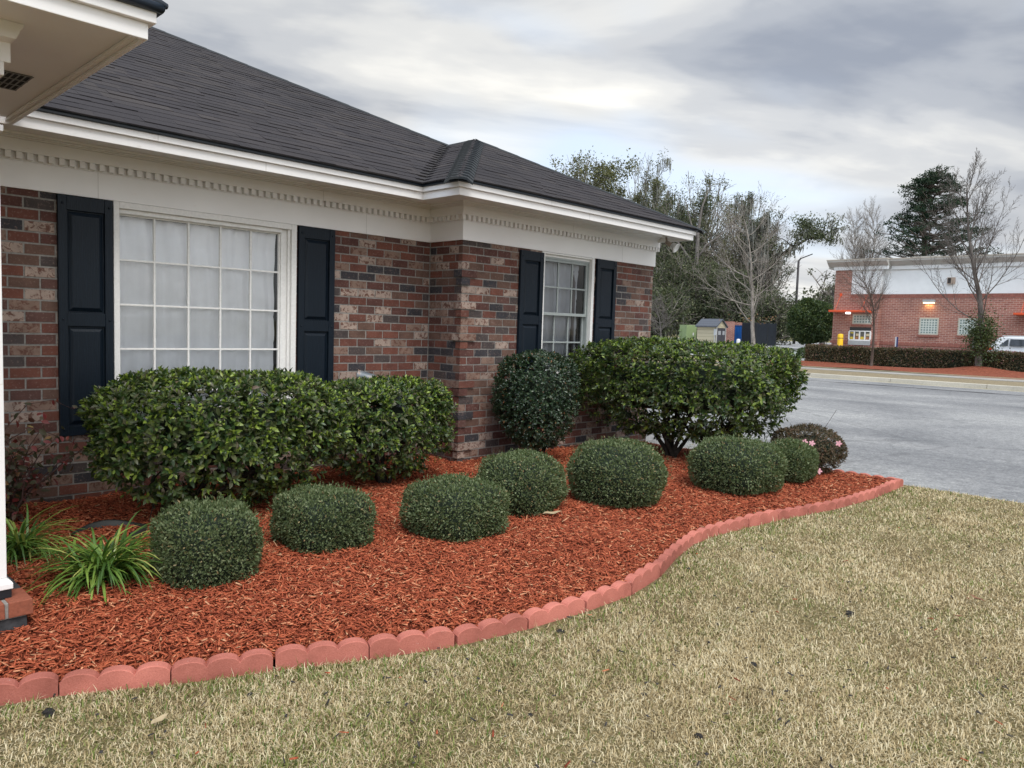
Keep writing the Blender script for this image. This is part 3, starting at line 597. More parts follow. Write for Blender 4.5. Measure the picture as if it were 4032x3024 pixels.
# double hung window of the wing
yb = YB
fr2 = MB(); fr2.box(6.425, 6.470, yb - .022, yb + .10, .885, zt); fr2.box(7.325, 7.372, yb - .022, yb + .10, .885, zt); fr2.box(6.4705, 7.3245, yb - .012, yb + .10, 2.262, zt); fr2.box(6.4705, 7.3245, yb + .02, yb + .10, 2.235, 2.2615)
fr2.box(6.41, 7.385, yb - .035, yb + .10, .872, .905)
win2 = fr2.build('window', mSash, house, bevel=.003)
sf = MB(); yf = yb + .022
for (x0, x1, z0, z1) in ((6.471, 6.490, .906, 2.234), (7.306, 7.324, .906, 2.234), (6.4905, 7.3055, 2.215, 2.2338)): sf.box(x0, x1, yf, yf + .05, z0, z1)
sf.build('storm_frame', mScreenFrame, win2)
def sash(x0, x1, z0, z1, y, name):
    s_ = MB(); b_ = .028
    s_.box(x0, x0 + b_, y, y + .03, z0, z1); s_.box(x1 - b_, x1, y, y + .03, z0, z1); s_.box(x0 + b_ + .0003, x1 - b_ - .0003, y, y + .03, z1 - b_, z1); s_.box(x0 + b_ + .0003, x1 - b_ - .0003, y, y + .03, z0, z0 + b_ * 1.2)
    gx0, gx1, gz0, gz1 = x0 + b_, x1 - b_, z0 + b_ * 1.2, z1 - b_
    for i in (1, 2): xm = gx0 + (gx1 - gx0) * i / 3; s_.box(xm - .009, xm + .009, y + .006, y + .026, gz0 + .0005, gz1 - .0005)
    zm = (gz0 + gz1) / 2
    for i in range(3): a = gx0 + (gx1 - gx0) * i / 3; b2 = gx0 + (gx1 - gx0) * (i + 1) / 3; s_.box(a + .0095, b2 - .0095, y + .0065, y + .0255, zm - .009, zm + .009)
    o_ = s_.build(name, mScreenFrame, win2, bevel=.002)
    g_2 = MB(); g_2.add([(gx0, y + .016, gz0), (gx1, y + .016, gz0), (gx1, y + .016, gz1), (gx0, y + .016, gz1)], [(0, 1, 2, 3)]); g_2.build('glass_pane', mGlass, win2)
sash(6.4925, 7.3035, 1.570, 2.2145, yb + .030, 'upper_sash'); sash(6.4925, 7.3035, .908, 1.602, yb + .068, 'lower_sash')
attach(curtain(6.40, 7.235, yb + .13, .95, 2.19, 9, hang=.8, mat=plain('grey_white_curtain_cloth', (.40, .41, .44), .9, .08, 5)), win2)
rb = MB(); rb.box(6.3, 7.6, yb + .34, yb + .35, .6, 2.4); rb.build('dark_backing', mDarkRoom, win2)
rb = MB(); rb.box(7.16, 7.20, yb + .13, yb + .16, .93, 2.2); rb.box(7.23, 7.25, yb + .17, yb + .2, .93, 2.2); rb.build('curtain_edge', plain('brown_drape', (.10, .085, .085), .9), win2)
# shutters
def shutter(x0, x1, z0, z1, y, zm0, zm1):
    s_ = MB(); t = .034; st_ = .058; yf = y - t
    s_.box(x0, x0 + st_, yf, y, z0, z1); s_.box(x1 - st_, x1, yf, y, z0, z1)
    for a, b in ((z0, z0 + .075), (zm0, zm1), (z1 - .105, z1)): s_.box(x0 + st_ + .0004, x1 - st_ - .0004, yf + .003, y, a, b)
    for a, b in ((z0 + .0755, zm0 - .0005), (zm1 + .0005, z1 - .1055)):
        xa, xb = x0 + st_ + .0006, x1 - st_ - .0006; yb_ = yf + .024; s_.box(xa, xb, yb_, y, a, b)
        m_ = .028; n_ = .010; yq = yf + .006
        s_.add([(xa + n_, yb_ - .0004, a + n_), (xb - n_, yb_ - .0004, a + n_), (xb - n_, yb_ - .0004, b - n_), (xa + n_, yb_ - .0004, b - n_), (xa + m_ + n_, yq, a + m_ + n_), (xb - m_ - n_, yq, a + m_ + n_), (xb - m_ - n_, yq, b - m_ - n_), (xa + m_ + n_, yq, b - m_ - n_)],
               [(0, 1, 5, 4), (1, 2, 6, 5), (2, 3, 7, 6), (3, 0, 4, 7), (4, 5, 6, 7)])
    o_ = s_.build('shutter', mNavy, house, bevel=.0025)
    for zz in (z1 - .06, (zm0 + zm1) / 2, z0 + .05):
        for xx in (x0 + .028, x1 - .028): MB().lathe([(.0001, .006), (.006, .005), (.009, .002), (.009, 0)], 10, (xx, yf, zz), (0, -1, 0)).build('mounting_screw', mNavy, o_, True)
    return o_
shutter(1.702, 2.078, .493, FB - .006, -.003, 1.318, 1.418); shutter(3.666, 4.046, .493, FB - .006, -.003, 1.318, 1.418)
shutter(6.062, 6.436, .885, FB - .022, YB - .003, 1.455, 1.552); shutter(7.412, 7.800, .885, FB + .0 - .004, YB - .003, 1.455, 1.552)
# ---- porch (belongs to the same building)
PXR, PYF = 1.306, -2.837
pf = MB(); pf.box(-5, PXR, PYF, PYF + .024, 2.600, 2.668); pf.box(PXR - .024, PXR, PYF + .0242, -.575, 2.6003, 2.6678); pf.build('fascia_board', mW, house, bevel=.003)
pf = MB(); pf.box(-5, PXR + .026, PYF - .026, PYF + .03, 2.6685, 2.716); pf.box(PXR - .03, PXR + .0258, PYF + .0302, -.60, 2.6688, 2.7157); pf.build('fascia_board', mW, house, bevel=.003)
ps = MB(); ps.box(-5, PXR - .0245, PYF + .0245, -.62, 2.632, 2.64); ps.build('porch_soffit', mW, house)
ps = MB(); ps.box(PXR - .046, PXR - .0247, PYF + .025, -.58, 2.612, 2.6315); ps.build('soffit_trim', mW, house, bevel=.004)
vt = MB()
vx0, vx1, vy0, vy1 = .60, 1.142, -1.712, -1.365
nst, nr_ = 15, 3
vt.box(vx0, vx1, vy0, vy1, 2.6285, 2.6318); vt.build('soffit_vent', plain('black_vent_void', (.012, .012, .013), .8), house)
vt = MB(); yr = np.linspace(vy0, vy1, nr_ + 1)
for yv in yr: vt.box(vx0 - .006, vx1 + .006, yv - .005, yv + .005, 2.6255, 2.6283)
nsl = 20;
for i in range(nsl + 1):
    xx = vx0 + (vx1 - vx0) * i / nsl
    for r in range(nr_): vt.box(xx - .0035, xx + .0035, yr[r] + .0052, yr[r + 1] - .0052, 2.6257, 2.6281)
vt.build('vent_grille', plain('grey_vent_metal', (.20, .20, .19), .5), house)
# porch roof edge: rolled dark metal edge and shingles rising behind
pe = MB(); prof = [(PYF - .045, 2.717), (PYF - .052, 2.735), (PYF - .035, 2.760), (PYF + .05, 2.795), (PYF + .3, 2.90), (PYF + 1.35, 3.35), (PYF + 1.35, 2.72), (PYF + .1, 2.717)]
pe.prism(prof, 'x', -5, PXR + .02); pe.build('porch_roof', mShingle, house)
pe = MB(); pe.tube([(-5, PYF - .035, 2.735), (PXR + .045, PYF - .035, 2.735), (PXR + .045, -.70, 2.735)], [.022, .022, .022], 10); pe.tube([(PXR + .06, PYF - .05, 2.745), (PXR - .05, PYF + .06, 2.80), (PXR - .45, PYF + .45, 2.965)], [.012, .05, .05], 10); pe.build('drip_edge', mDrip, house, True)
# entablature block, capital, column
en = MB(); en.box(-4.8, .885, -2.43, -2.12, 2.478, 2.5995)
en.prism([(-2.431, 2.56), (-2.44, 2.565), (-2.455, 2.585), (-2.475, 2.60), (-2.503, 2.612), (-2.506, 2.6315), (-2.05, 2.6315), (-2.05, 2.56)], 'x', -4.8, .886)
en.prism([(.886, 2.562), (.89, 2.565), (.90, 2.585), (.905, 2.60), (.915, 2.612), (.918, 2.6312), (.80, 2.6312), (.80, 2.562)], 'y', -2.5055, -2.05)
en.build('porch_beam', mW, house, bevel=.003)
cx0, cx1, cy0, cy1 = .655, .842, -2.412, -2.225
co = MB(); co.box(cx0, cx1, cy0, cy1, .21, 2.42); co.box(cx0 - .018, cx1 + .018, cy0 - .018, cy1 + .018, 2.4205, 2.4775)
co.box(cx0 - .013, cx1 + .013, cy0 - .013, cy1 + .013, 2.185, 2.212)
co.hexa([(cx0 - .02, cy0 - .02, .163), (cx1 + .02, cy0 - .02, .163), (cx1 + .02, cy1 + .02, .163), (cx0 - .02, cy1 + .02, .163)], [(cx0 - .02, cy0 - .02, .19), (cx1 + .02, cy0 - .02, .19), (cx1 + .02, cy1 + .02, .19), (cx0 - .02, cy1 + .02, .19)])
co.hexa([(cx0 - .02, cy0 - .02, .1902), (cx1 + .02, cy0 - .02, .1902), (cx1 + .02, cy1 + .02, .1902), (cx0 - .02, cy1 + .02, .1902)], [(cx0, cy0, .2098), (cx1, cy0, .2098), (cx1, cy1, .2098), (cx0, cy1, .2098)])
co.build('porch_column', mW, house, bevel=.003)
bk = MB(); bk.box(cx0 - .014, cx1 + .014, cy0 - .014, cy1 + .014, .124, .1625); bk.build('column_shoe', plain('black_column_shoe', (.010, .012, .016), .5), house)
# brick pier under the column
def pbrick(b, x0, x1, y0, y1, z0, z1): b.hexa([(x0, y0, z0), (x1, y0, z0), (x1, y1, z0), (x0, y1, z0)], [(x0 + .001, y0 + .001, z1), (x1 - .002, y0 + .001, z1), (x1 - .002, y1, z1), (x0 + .001, y1, z1)])
mPier = plain('orange_red_pier_brick', (.27, .085, .048), .8, .22, 60, .3, .4); mPier2 = plain('dark_grey_pier_brick', (.055, .055, .058), .85, .3, 40, .2, .5)
pb = MB()
pbrick(pb, .828, .924, -2.50, -2.305, .052, .122); pbrick(pb, .618, .815, -2.50, -2.405, .052, .122); pbrick(pb, .40, .606, -2.50, -2.405, .052, .122); pbrick(pb, .62, .815, -2.395, -2.3, .052, .122)
pbrick(pb, .19, .39, -2.50, -2.405, .052, .122)
pb.build('pier_brick', mPier, house, bevel=.004)
pb = MB(); pbrick(pb, .705, .904, -2.482, -2.39, -.03, .042); pbrick(pb, .495, .694, -2.482, -2.39, -.03, .042); pbrick(pb, .285, .485, -2.482, -2.39, -.03, .042); pbrick(pb, .80, .904, -2.380, -2.18, -.03, .042)
pbrick(pb, .828, .924, -2.295, -2.10, .052, .1215); pbrick(pb, .828, .92, -2.09, -1.9, .052, .1215); pbrick(pb, .80, .904, -2.17, -1.97, -.03, .042)
for yv in (-1.89, -1.68, -1.47): pbrick(pb, .828, .92, yv, yv + .2, .052, .1215)
pb.build('pier_brick', mPier2, house, bevel=.004)
pm = MB(); pm.box(-.4, .900, -2.476, -1.2, -.2, .050); pm.box(-.4, .916, -2.490, -1.2, .0505, .117); pm.build('pier_mortar', mMortar, house)
# floodlight under the eave corner
fl = empty('floodlight', (8.50, -.80, 2.664), 'white finned floodlight lamp hanging under the eave at the right corner of the brick building', 'floodlight')
b = MB(); b.lathe([(.055, 0), (.055, -.014), (.045, -.022), (.001, -.022)], 20, (8.50, -.80, 2.664)); b.build('mounting_plate', mSash, fl)
b = MB(); b.tube([(8.50, -.80, 2.645), (8.50, -.81, 2.59), (8.50, -.82, 2.57)], [.012, .012, .014], 8); b.build('arm', plain('tan_lamp_metal', (.33, .27, .22), .5), fl, True)
ax = Vector((.12, -.80, -.47)).normalized(); c0 = Vector((8.50, -.80, 2.58))
b = MB(); b.lathe([(.001, 0), (.026, 0), (.030, .05), (.030, .085), (.022, .09)], 18, tuple(c0), ax); b.build('socket', plain('tan_lamp_metal', (.33, .27, .22)), fl, True)
b = MB(); b.lathe([(.022, .085), (.024, .10), (.034, .13), (.046, .155), (.052, .158), (.052, .165), (.04, .168), (.001, .160)], 24, tuple(c0), ax)
Rm = ax.to_track_quat('Z', 'Y').to_matrix()
for k in range(16):
    a = 2 * math.pi * k / 16; e = Vector((math.cos(a), math.sin(a), 0)); f_ = Vector((-math.sin(a), math.cos(a), 0)) * .0022
    pts = [e * .024 + Vector((0, 0, .09)), e * .043 + Vector((0, 0, .10)), e * .056 + Vector((0, 0, .155)), e * .04 + Vector((0, 0, .155))]
    v = [Rm @ (q + f_) + c0 for q in pts] + [Rm @ (q - f_) + c0 for q in pts]; b.add([tuple(q) for q in v], [(0, 1, 2, 3), (7, 6, 5, 4), (0, 4, 5, 1), (1, 5, 6, 2)])
b.build('lamp', plain('white_lamp_plastic', (.75, .75, .73), .4), fl)
b = MB(); b.lathe([(.048, .160), (.062, .160), (.064, .168), (.058, .174), (.050, .172), (.048, .166)], 28, tuple(c0), ax); b.build('rim', plain('white_lamp_plastic', (.75, .75, .73)), fl, True)
# ------------------------------------------------------------------ scalloped edging
def edge_mesh():
    L_ = .400; n = 36; T = .028; b = MB(); xs_ = [L_ * i / n for i in range(n + 1)]
    def top(x):
        u = (x / (L_ / 3)) % 1; u = 1.0 if x >= L_ - 1e-6 else u; return .092 - .036 * (1 - math.sqrt(max(0, 1 - (2 * u - 1) ** 2 * .96)))
    F_, V_ = [], []
    for x in xs_: V_ += [(x, -T, -.05), (x, T, -.05), (x, -T, top(x) - .003), (x, -T + .003, top(x)), (x, T - .003, top(x)), (x, T, top(x) - .003)]
    for i in range(n):
        a = i * 6; c = a + 6
        F_ += [(a, c, c + 2, a + 2), (a + 2, c + 2, c + 3, a + 3), (a + 3, c + 3, c + 4, a + 4), (a + 4, c + 4, c + 5, a + 5), (a + 5, c + 5, c + 1, a + 1)]
    e = n * 6; F_ += [(0, 2, 3, 4, 5, 1), (e + 1, e + 5, e + 4, e + 3, e + 2, e)]
    me = bpy.data.meshes.new('edging_block'); me.from_pydata(V_, [], F_); me.materials.append(mEdge); return me
em = edge_mesh(); fine = [np.array(q) for q in CURVE if q[0] > -1.2]
ORD = ['first', 'second', 'third', 'fourth', 'fifth', 'sixth', 'seventh', 'eighth', 'ninth', 'tenth', 'eleventh', 'twelfth', 'thirteenth', 'fourteenth', 'fifteenth', 'sixteenth', 'seventeenth', 'eighteenth', 'nineteenth', 'twentieth', 'twenty-first', 'twenty-second', 'twenty-third', 'twenty-fourth', 'twenty-fifth', 'twenty-sixth', 'twenty-seventh']
dense = [np.array((x, cy(x) + .03)) for x in np.arange(.10, 8.42, .01)]
start = 0; cnt = 0; hit = []
pcur = dense[0]; i = 0
while True:
    j = i
    while j < len(dense) and np.linalg.norm(dense[j] - dense[i]) < .402: j += 1
    if j >= len(dense): break
    hit.append((dense[i], dense[j])); i = j
hit.append((dense[i], dense[i] + np.array([.402, -.005])))
for k, (a, b_) in enumerate(hit):
    o = bpy.data.objects.new('edging_block', em); COL.objects.link(o); ang = math.atan2(b_[1] - a[1], b_[0] - a[0]) + random.uniform(-.008, .008)
    o.location = (a[0], a[1], LZ - .005 + random.uniform(-.010, .006)); o.rotation_euler = (random.uniform(-.06, .05), random.uniform(-.008, .008), ang)
    lab = f'red scalloped edging block beside the lawn, {ORD[min(k, 26)]} from the left of the photo'
    if k == len(hit) - 1: lab = 'red scalloped edging block at the far corner where lawn, bed and asphalt meet'
    tag(o, lab, 'edging block', 'scalloped edging blocks round the bed')
for k in range(6):
    o = bpy.data.objects.new('edging_block', em); COL.objects.link(o); o.location = (8.44 - .012 * k, -3.80 + .403 * k, LZ - .01 + random.uniform(-.005, .003)); o.rotation_euler = (0, 0, math.pi / 2 + random.uniform(.03, .06))
    tag(o, f'red scalloped edging block along the asphalt side of the bed, {ORD[k]} behind the corner block', 'edging block', 'scalloped edging blocks round the bed')
# ------------------------------------------------------------------ planting
def unit(v): return v / (np.linalg.norm(v, axis=-1, keepdims=True) + 1e-9)
def leafmesh(name, pos, axis, nrm, ln, wr, mat, parent, full=False, curl=.12, fold=.18):
    n = len(pos); axis = unit(axis); side = unit(np.cross(axis, nrm)); up = np.cross(side, axis)
    w = (ln * wr / 2)[:, None]; L_ = ln[:, None]
    if not full:
        V_ = np.stack([pos, pos + axis * L_ * .5 + side * w + up * w * fold, pos + axis * L_ - up * L_ * curl, pos + axis * L_ * .5 - side * w + up * w * fold], 1); f = np.array([(0, 1, 2), (0, 2, 3)]); k = 4
    else:
        def st(t, ww): c = pos + axis * L_ * t - up * L_ * curl * t * t * 1.6; return [c + side * w * ww + up * w * ww * fold * 1.6, c, c - side * w * ww + up * w * ww * fold * 1.6]
        a, b_ = st(.30, .9), st(.66, .92); tip = pos + axis * L_ - up * L_ * curl * 1.6
        V_ = np.stack([pos, *a, *b_, tip], 1); f = np.array([(0, 1, 2), (0, 2, 3), (1, 4, 5), (1, 5, 2), (2, 5, 6), (2, 6, 3), (4, 7, 5), (5, 7, 6)]); k = 8
    return npmesh(name, V_.reshape(-1, 3), (f[None] + (np.arange(n) * k)[:, None, None]).reshape(-1, 3), mat, parent, full)
def sphdirs(n, zmin=-1.0):
    z = rng.uniform(zmin, 1, n); a = rng.uniform(0, 2 * np.pi, n); r = np.sqrt(1 - z * z); return np.stack([r * np.cos(a), r * np.sin(a), z], 1)
def superell(v, p):  # scale unit dirs on to |x|^p+..=1
    return v / ((np.abs(v) ** p).sum(1) ** (1 / p))[:, None]
def lump(v, s, amp):
    return 1 + amp * (np.sin(v[:, 0] * 5.1 + s) * np.cos(v[:, 1] * 4.3 + s * 2) + .6 * np.sin(v[:, 2] * 7 + v[:, 0] * 6 + s * 3) + .4 * np.sin(v[:, 1] * 13 + s) * np.sin(v[:, 0] * 12 - s)) / 1.6
def coremesh(name, c, rad, p, seed, amp, scale, mat, parent, zlo=-1):  # closed hull inside the leaf shell, not modelled twigs
    nu, nv = 36, 18; V_ = []
    for j in range(nv + 1):
        ph = math.pi * j / nv
        for i in range(nu): th_ = 2 * math.pi * i / nu; V_.append((math.sin(ph) * math.cos(th_), math.sin(ph) * math.sin(th_), max(math.cos(ph), zlo)))
    V_ = np.array(V_) + 1e-6; U = unit(V_); P_2 = superell(U, p) * lump(U, seed, amp)[:, None] * scale * np.array(rad) + np.array(c)
    F_ = np.array([(j * nu + i, j * nu + (i + 1) % nu, (j + 1) * nu + (i + 1) % nu, (j + 1) * nu + i) for j in range(nv) for i in range(nu)])[:, ::-1]
    return npmesh(name, P_2, F_, mat, parent, True)
mBox = foliage('boxwood_leaves', [(0, (.062, .090, .036)), (.45, (.108, .148, .062)), (.8, (.165, .205, .098)), (.95, (.24, .275, .15)), (1, (.30, .19, .09))], .52, .3, .22, 3)
mBoxCore = plain('dark_core_green', (.012, .022, .010), .9, .3, 30)  # shade in the gaps between leaves is put into this dark core colour
mVib = foliage('broad_shrub_leaves', [(0, (.022, .048, .014)), (.30, (.044, .086, .022)), (.50, (.085, .108, .044)), (.62, (.125, .118, .075)), (.74, (.105, .140, .045)), (.90, (.17, .25, .045)), (.97, (.28, .37, .06)), (1, (.17, .125, .10))], .36, .42, .22, 3)
mVibNew = foliage('fresh_shrub_leaves', [(0, (.17, .26, .035)), (.5, (.26, .37, .055)), (1, (.38, .46, .10))], .34, .5, .3, 3)
mRound = foliage('dark_shrub_leaves', [(0, (.012, .030, .014)), (.5, (.024, .050, .022)), (.85, (.046, .080, .036)), (.96, (.09, .12, .06)), (1, (.25, .10, .04))], .30, .55, .12, 3)
mAz = foliage('azalea_leaves', [(0, (.040, .036, .018)), (.5, (.085, .070, .034)), (.85, (.14, .095, .050)), (1, (.19, .09, .06))], .45, .4, .15, 3)
def bush_fit(xc, yb_, x0, x1, yt):
    # survey centre, radius and height of a round bush from its outline
    g = PZ(xc, yb_, 0.0); d = float((g - CP) @ FW)
    for _ in range(12): r = (x1 - x0) / .54861 * (dd if _ else d) / (2 * FPX); dd = d + r * .80
    hv = np.array([(g - CP)[0], (g - CP)[1]]); hv /= np.linalg.norm(hv); c = g[:2] + hv * r * .80
    r *= (.87 if x0 != 1652 else 1.0); yt += 18; yb_ += 7; g = PZ(xc, yb_, 0.0); hv = np.array([(g - CP)[0], (g - CP)[1]]); hv /= np.linalg.norm(hv); v = ray((x0 + x1) / 2, (yb_ + yt) / 2); s_ = dd / FPX; lat = (CP + v * s_)[:2]
    c = g[:2] + hv * r * .80; dd = float((np.array([c[0], c[1], 0.2]) - CP) @ FW); v = ray((x0 + x1) / 2, (yb_ + yt) / 2); c = (CP + v * dd / FPX)[:2]; t = ray(xc, yt); tt = (dd - r * .35) / FPX; h = float((CP + t * tt)[2]); return c, r, h
BW = [(450, 1262, 334, 566, 1080, 'dark green clipped boxwood mound nearest the strappy green clump and the white column'), (697, 1188, 590, 806, 1048, 'clipped boxwood mound, second from the white column, in front of the long leafy hedge'),
      (982, 1166, 868, 1097, 1026, 'olive tinted clipped boxwood mound, frontmost of the touching pair in front of the brick corner'), (1125, 1110, 1022, 1227, 968, 'clipped boxwood mound tucked behind its neighbour directly below the brick corner'),
      (1335, 1092, 1217, 1447, 940, 'tall round clipped boxwood mound left of the trunk of the large trimmed hedge'), (1590, 1060, 1484, 1695, 935, 'wide clipped boxwood mound sloping to the right in front of the large trimmed hedge'), (1708, 1034, 1652, 1757, 937, 'small clipped boxwood mound squeezed beside the pink flowering azalea')]
for bi, (xc, yb_, x0, x1, yt, lab) in enumerate(BW):
    c, r, h = bush_fit(xc, yb_, x0, x1, yt)
    root = empty('boxwood_shrub', (c[0], c[1], 0), lab, 'shrub', 'clipped boxwood mounds in the mulch bed')
    rz = h * .56; cz = h - rz; rad = (r * .97, r * .97, rz); n = 15000; v = sphdirs(n, -.98); pw = (3.3, 3.6, 3.1, 2.7, 2.6, 2.9, 2.5)[bi]
    nr2 = unit(v / np.array(rad)); P0 = superell(v, pw) * lump(v, bi * 1.7 + 1, .065)[:, None]
    pos = P0 * np.array(rad) * (1 - np.abs(rng.normal(0, .045, n)))[:, None] + np.array([c[0], c[1], cz]); pos[:, 2] = np.maximum(pos[:, 2], .012)
    ax_ = unit(nr2 * .8 + rng.normal(0, .55, (n, 3)) + np.array([0, 0, .25])); leafmesh('foliage', pos, ax_, nr2 + rng.normal(0, .5, (n, 3)), rng.uniform(.011, .022, n) * (1 + .05 * bi), .52, mBox, root)
    # stray shoots
    m_ = 700; v = sphdirs(m_, -.2); pos = superell(v, pw) * np.array(rad) * rng.uniform(.98, 1.08, m_)[:, None] + np.array([c[0], c[1], cz]); leafmesh('stray_shoot', pos, unit(v + rng.normal(0, .4, (m_, 3)) + np.array([0, 0, .6])), v, rng.uniform(.016, .034, m_), .32, mBox, root)['kind'] = 'stuff'
    coremesh('dark_core', (c[0], c[1], cz), rad, pw, bi * 1.7 + 1, .065, .90, mBoxCore, root, -.98)
    b = MB()
    for k in range(5): a = k * 1.3; b.tube([(c[0] + .03 * math.cos(a), c[1] + .03 * math.sin(a), -.03), (c[0] + .12 * math.cos(a), c[1] + .12 * math.sin(a), cz)], [.012, .006], 5)
    b.build('stem', mBarkD, root)
# broad leaved shrubs
def big_shrub(lab, c, rad, p, trunks, nspr, seed, leafL, mat, zmin=-.75, group=None, newfrac=.12, name='broadleaf_shrub', lean=0, wr=.42, per=7, core=.72, open_=.5, fresh=True):
    root = empty(name, (trunks[0][0], trunks[0][1], 0), lab, 'shrub', group); c = np.array(c, float); rad = np.array(rad, float)
    v = sphdirs(nspr * 2, zmin); keep = (v[:, 2] > -.25) | (rng.uniform(0, 1, len(v)) < 1 - open_); v = v[keep][:nspr]; n = len(v); nr2 = unit(v / rad)
    s = superell(v, p) * lump(v, seed, .065)[:, None]; dep = 1 - np.abs(rng.normal(0, .13, n)) * np.where(v[:, 2] > .3, .45, 1.0); pos = s * rad * dep[:, None]; low = np.clip(-pos[:, 2] / rad[2], 0, 1); pos[:, :2] *= (1 - .30 * low ** 1.5)[:, None]; pos = pos + c
    sd_ = unit(nr2 + rng.normal(0, .35, (n, 3)) + np.array([0, 0, .45])); tot = n * per; P_3 = np.repeat(pos, per, 0); D_ = np.repeat(sd_, per, 0)
    ph = np.tile(np.arange(per) * 2.39996, n) + np.repeat(rng.uniform(0, 6.28, n), per); a = unit(np.cross(D_, np.array([.3, .2, .93]))); b_ = np.cross(D_, a); lv = np.tile(np.linspace(0, 1, per), n)
    rd = a * np.cos(ph)[:, None] + b_ * np.sin(ph)[:, None]; spread = (1.15 - .75 * lv)[:, None]; ax_ = unit(D_ * (1.2 - spread * .55) + rd * spread + rng.normal(0, .22, (tot, 3)) + np.array([0, 0, -.08]))
    P_3 = P_3 + D_ * (lv * leafL * .9)[:, None]; ln = leafL * rng.uniform(.6, 1.15, tot) * (1.1 - .45 * lv)
    leafmesh('foliage', P_3, ax_, D_ * .9 + rng.normal(0, .25, (tot, 3)), ln, wr, mat, root, True, .12, .22)
    if fresh:
        top = np.where((nr2[:, 2] > -.2) & (rng.uniform(0, 1, n) < newfrac))[0]; k = 4; P4 = np.repeat(pos[top] + sd_[top] * leafL * .85, k, 0); m_ = len(P4); D4 = np.repeat(sd_[top], k, 0); r4 = rng.normal(0, 1, (m_, 3))
        leafmesh('fresh_growth', P4, unit(D4 + r4 * .45), D4 + r4 * .3, leafL * rng.uniform(.35, .6, m_), .45, mVibNew, root, True, .05, .3)['kind'] = 'stuff'
    if core: coremesh('dark_core', c + np.array([0, 0, .06 * rad[2]]), rad * np.array([1, 1, .8]), p, seed, .05, core, mBoxCore, root)
    b = MB()
    for (tx, ty, r0, nb) in trunks:
        for q in range(nb):
            tgt = c + superell(sphdirs(1, -.3), p)[0] * rad * rng.uniform(.55, .9); tgt[:2] = np.array([tx, ty]) * .35 + tgt[:2] * .65; p0 = np.array([tx + rng.normal(0, .02), ty + rng.normal(0, .02), -.04]); m1 = p0 * .55 + tgt * .45 + rng.normal(0, .03, 3) + np.array([0, 0, -.03])
            pts = [p0, p0 * .8 + m1 * .2 + rng.normal(0, .01, 3), m1, m1 * .4 + tgt * .6 + rng.normal(0, .03, 3), tgt]; b.tube(pts, [r0, r0 * .8, r0 * .5, r0 * .35, r0 * .15], 6)
            for e_ in range(4):
                s0 = pts[2] * rng.uniform(0, 1) + pts[3] * rng.uniform(0, .3); s0 = pts[2] + (pts[4] - pts[2]) * rng.uniform(0, .8); t2 = s0 + rng.normal(0, .13, 3) + np.array([0, 0, .05]); b.tube([s0, (s0 + t2) / 2 + rng.normal(0, .02, 3), t2], [r0 * .3, r0 * .22, .002], 4, False)
    b.build('trunk', mBarkD, root, True); return root
HG = 'broad leaved shrubs pruned box shaped against the building'
big_shrub('long broad leaved evergreen shrub under the large picture window, clipped flat on top', (2.52, -1.02, .54), (.87, .50, .43), 3.9, [(2.12, -.98, .030, 7), (3.05, -.74, .028, 6)], 2700, 1, .064, mVib, -.95, HG, .42, per=8, core=.56, open_=.72)
big_shrub('shorter broad leaved evergreen shrub with the metal pipe behind it, left of the brick corner', (4.02, -.88, .48), (.60, .42, .39), 3.5, [(4.0, -.95, .026, 7)], 1750, 2, .062, mVib, -.9, HG, .42, per=8, core=.52, open_=.72)
big_shrub('largest trimmed broad leaved hedge, boxy and raised on dark stems, right of the wing window', (7.61, -1.65, .765), (.73, 1.20, .50), 5.2, [(7.40, -1.72, .035, 8), (7.75, -2.15, .03, 7)], 3900, 3, .066, mVib, -.95, HG, .42, per=8, core=.64, open_=.6)
big_shrub('narrow upright dark green shrub with small glossy leaves below the wing window', (5.87, -1.02, .65), (.38, .38, .49), 3.3, [(6.1, -.92, .014, 8)], 2900, 4, .036, mRound, -.95, None, 0, per=7, core=.74, wr=.5, open_=.35, fresh=False)
# azalea with pink flowers
azr = big_shrub('small bronze leaved azalea with a few pink flowers at the bed point', (8.00, -3.02, .20), (.36, .36, .25), 2.5, [(8.02, -3.02, .010, 7)], 2600, 6, .026, mAz, -.9, None, 0, 'azalea_shrub', per=7, core=.74, wr=.42, fresh=False)
mPet = plain('pink_petal', (.72, .36, .40), .6, .15, 60)
for (x, y, dd) in ((1738, 955, -.05), (1754, 958, -.02), (1769, 1018, -.12), (1812, 958, 0.05)):
    d0 = float((np.array([8.02, -3.02, .3]) - CP) @ FW) - .44 + dd; c = PD(x, y, d0); b = MB(); nrm_ = Vector(CP - c).normalized(); R_ = (nrm_ + Vector((random.uniform(-.4, .4), random.uniform(-.4, .4), random.uniform(0, .5)))).normalized().to_track_quat('Z', 'Y').to_matrix()
    for k in range(5):
        a = k * 2 * math.pi / 5; e = Vector((math.cos(a), math.sin(a), 0)); s_ = Vector((-math.sin(a), math.cos(a), 0)); L_ = .030
        pts = [Vector((0, 0, 0)), e * L_ * .5 + s_ * .010 + Vector((0, 0, .006)), e * L_ + s_ * .007 + Vector((0, 0, .004)), e * L_ * 1.08 + Vector((0, 0, .001)), e * L_ - s_ * .007 + Vector((0, 0, .004)), e * L_ * .5 - s_ * .010 + Vector((0, 0, .006))]
        b.add([tuple(R_ @ p_ + Vector(c)) for p_ in pts], [(0, 1, 2, 3, 4, 5)])
    b.build('flower', mPet, azr, True)
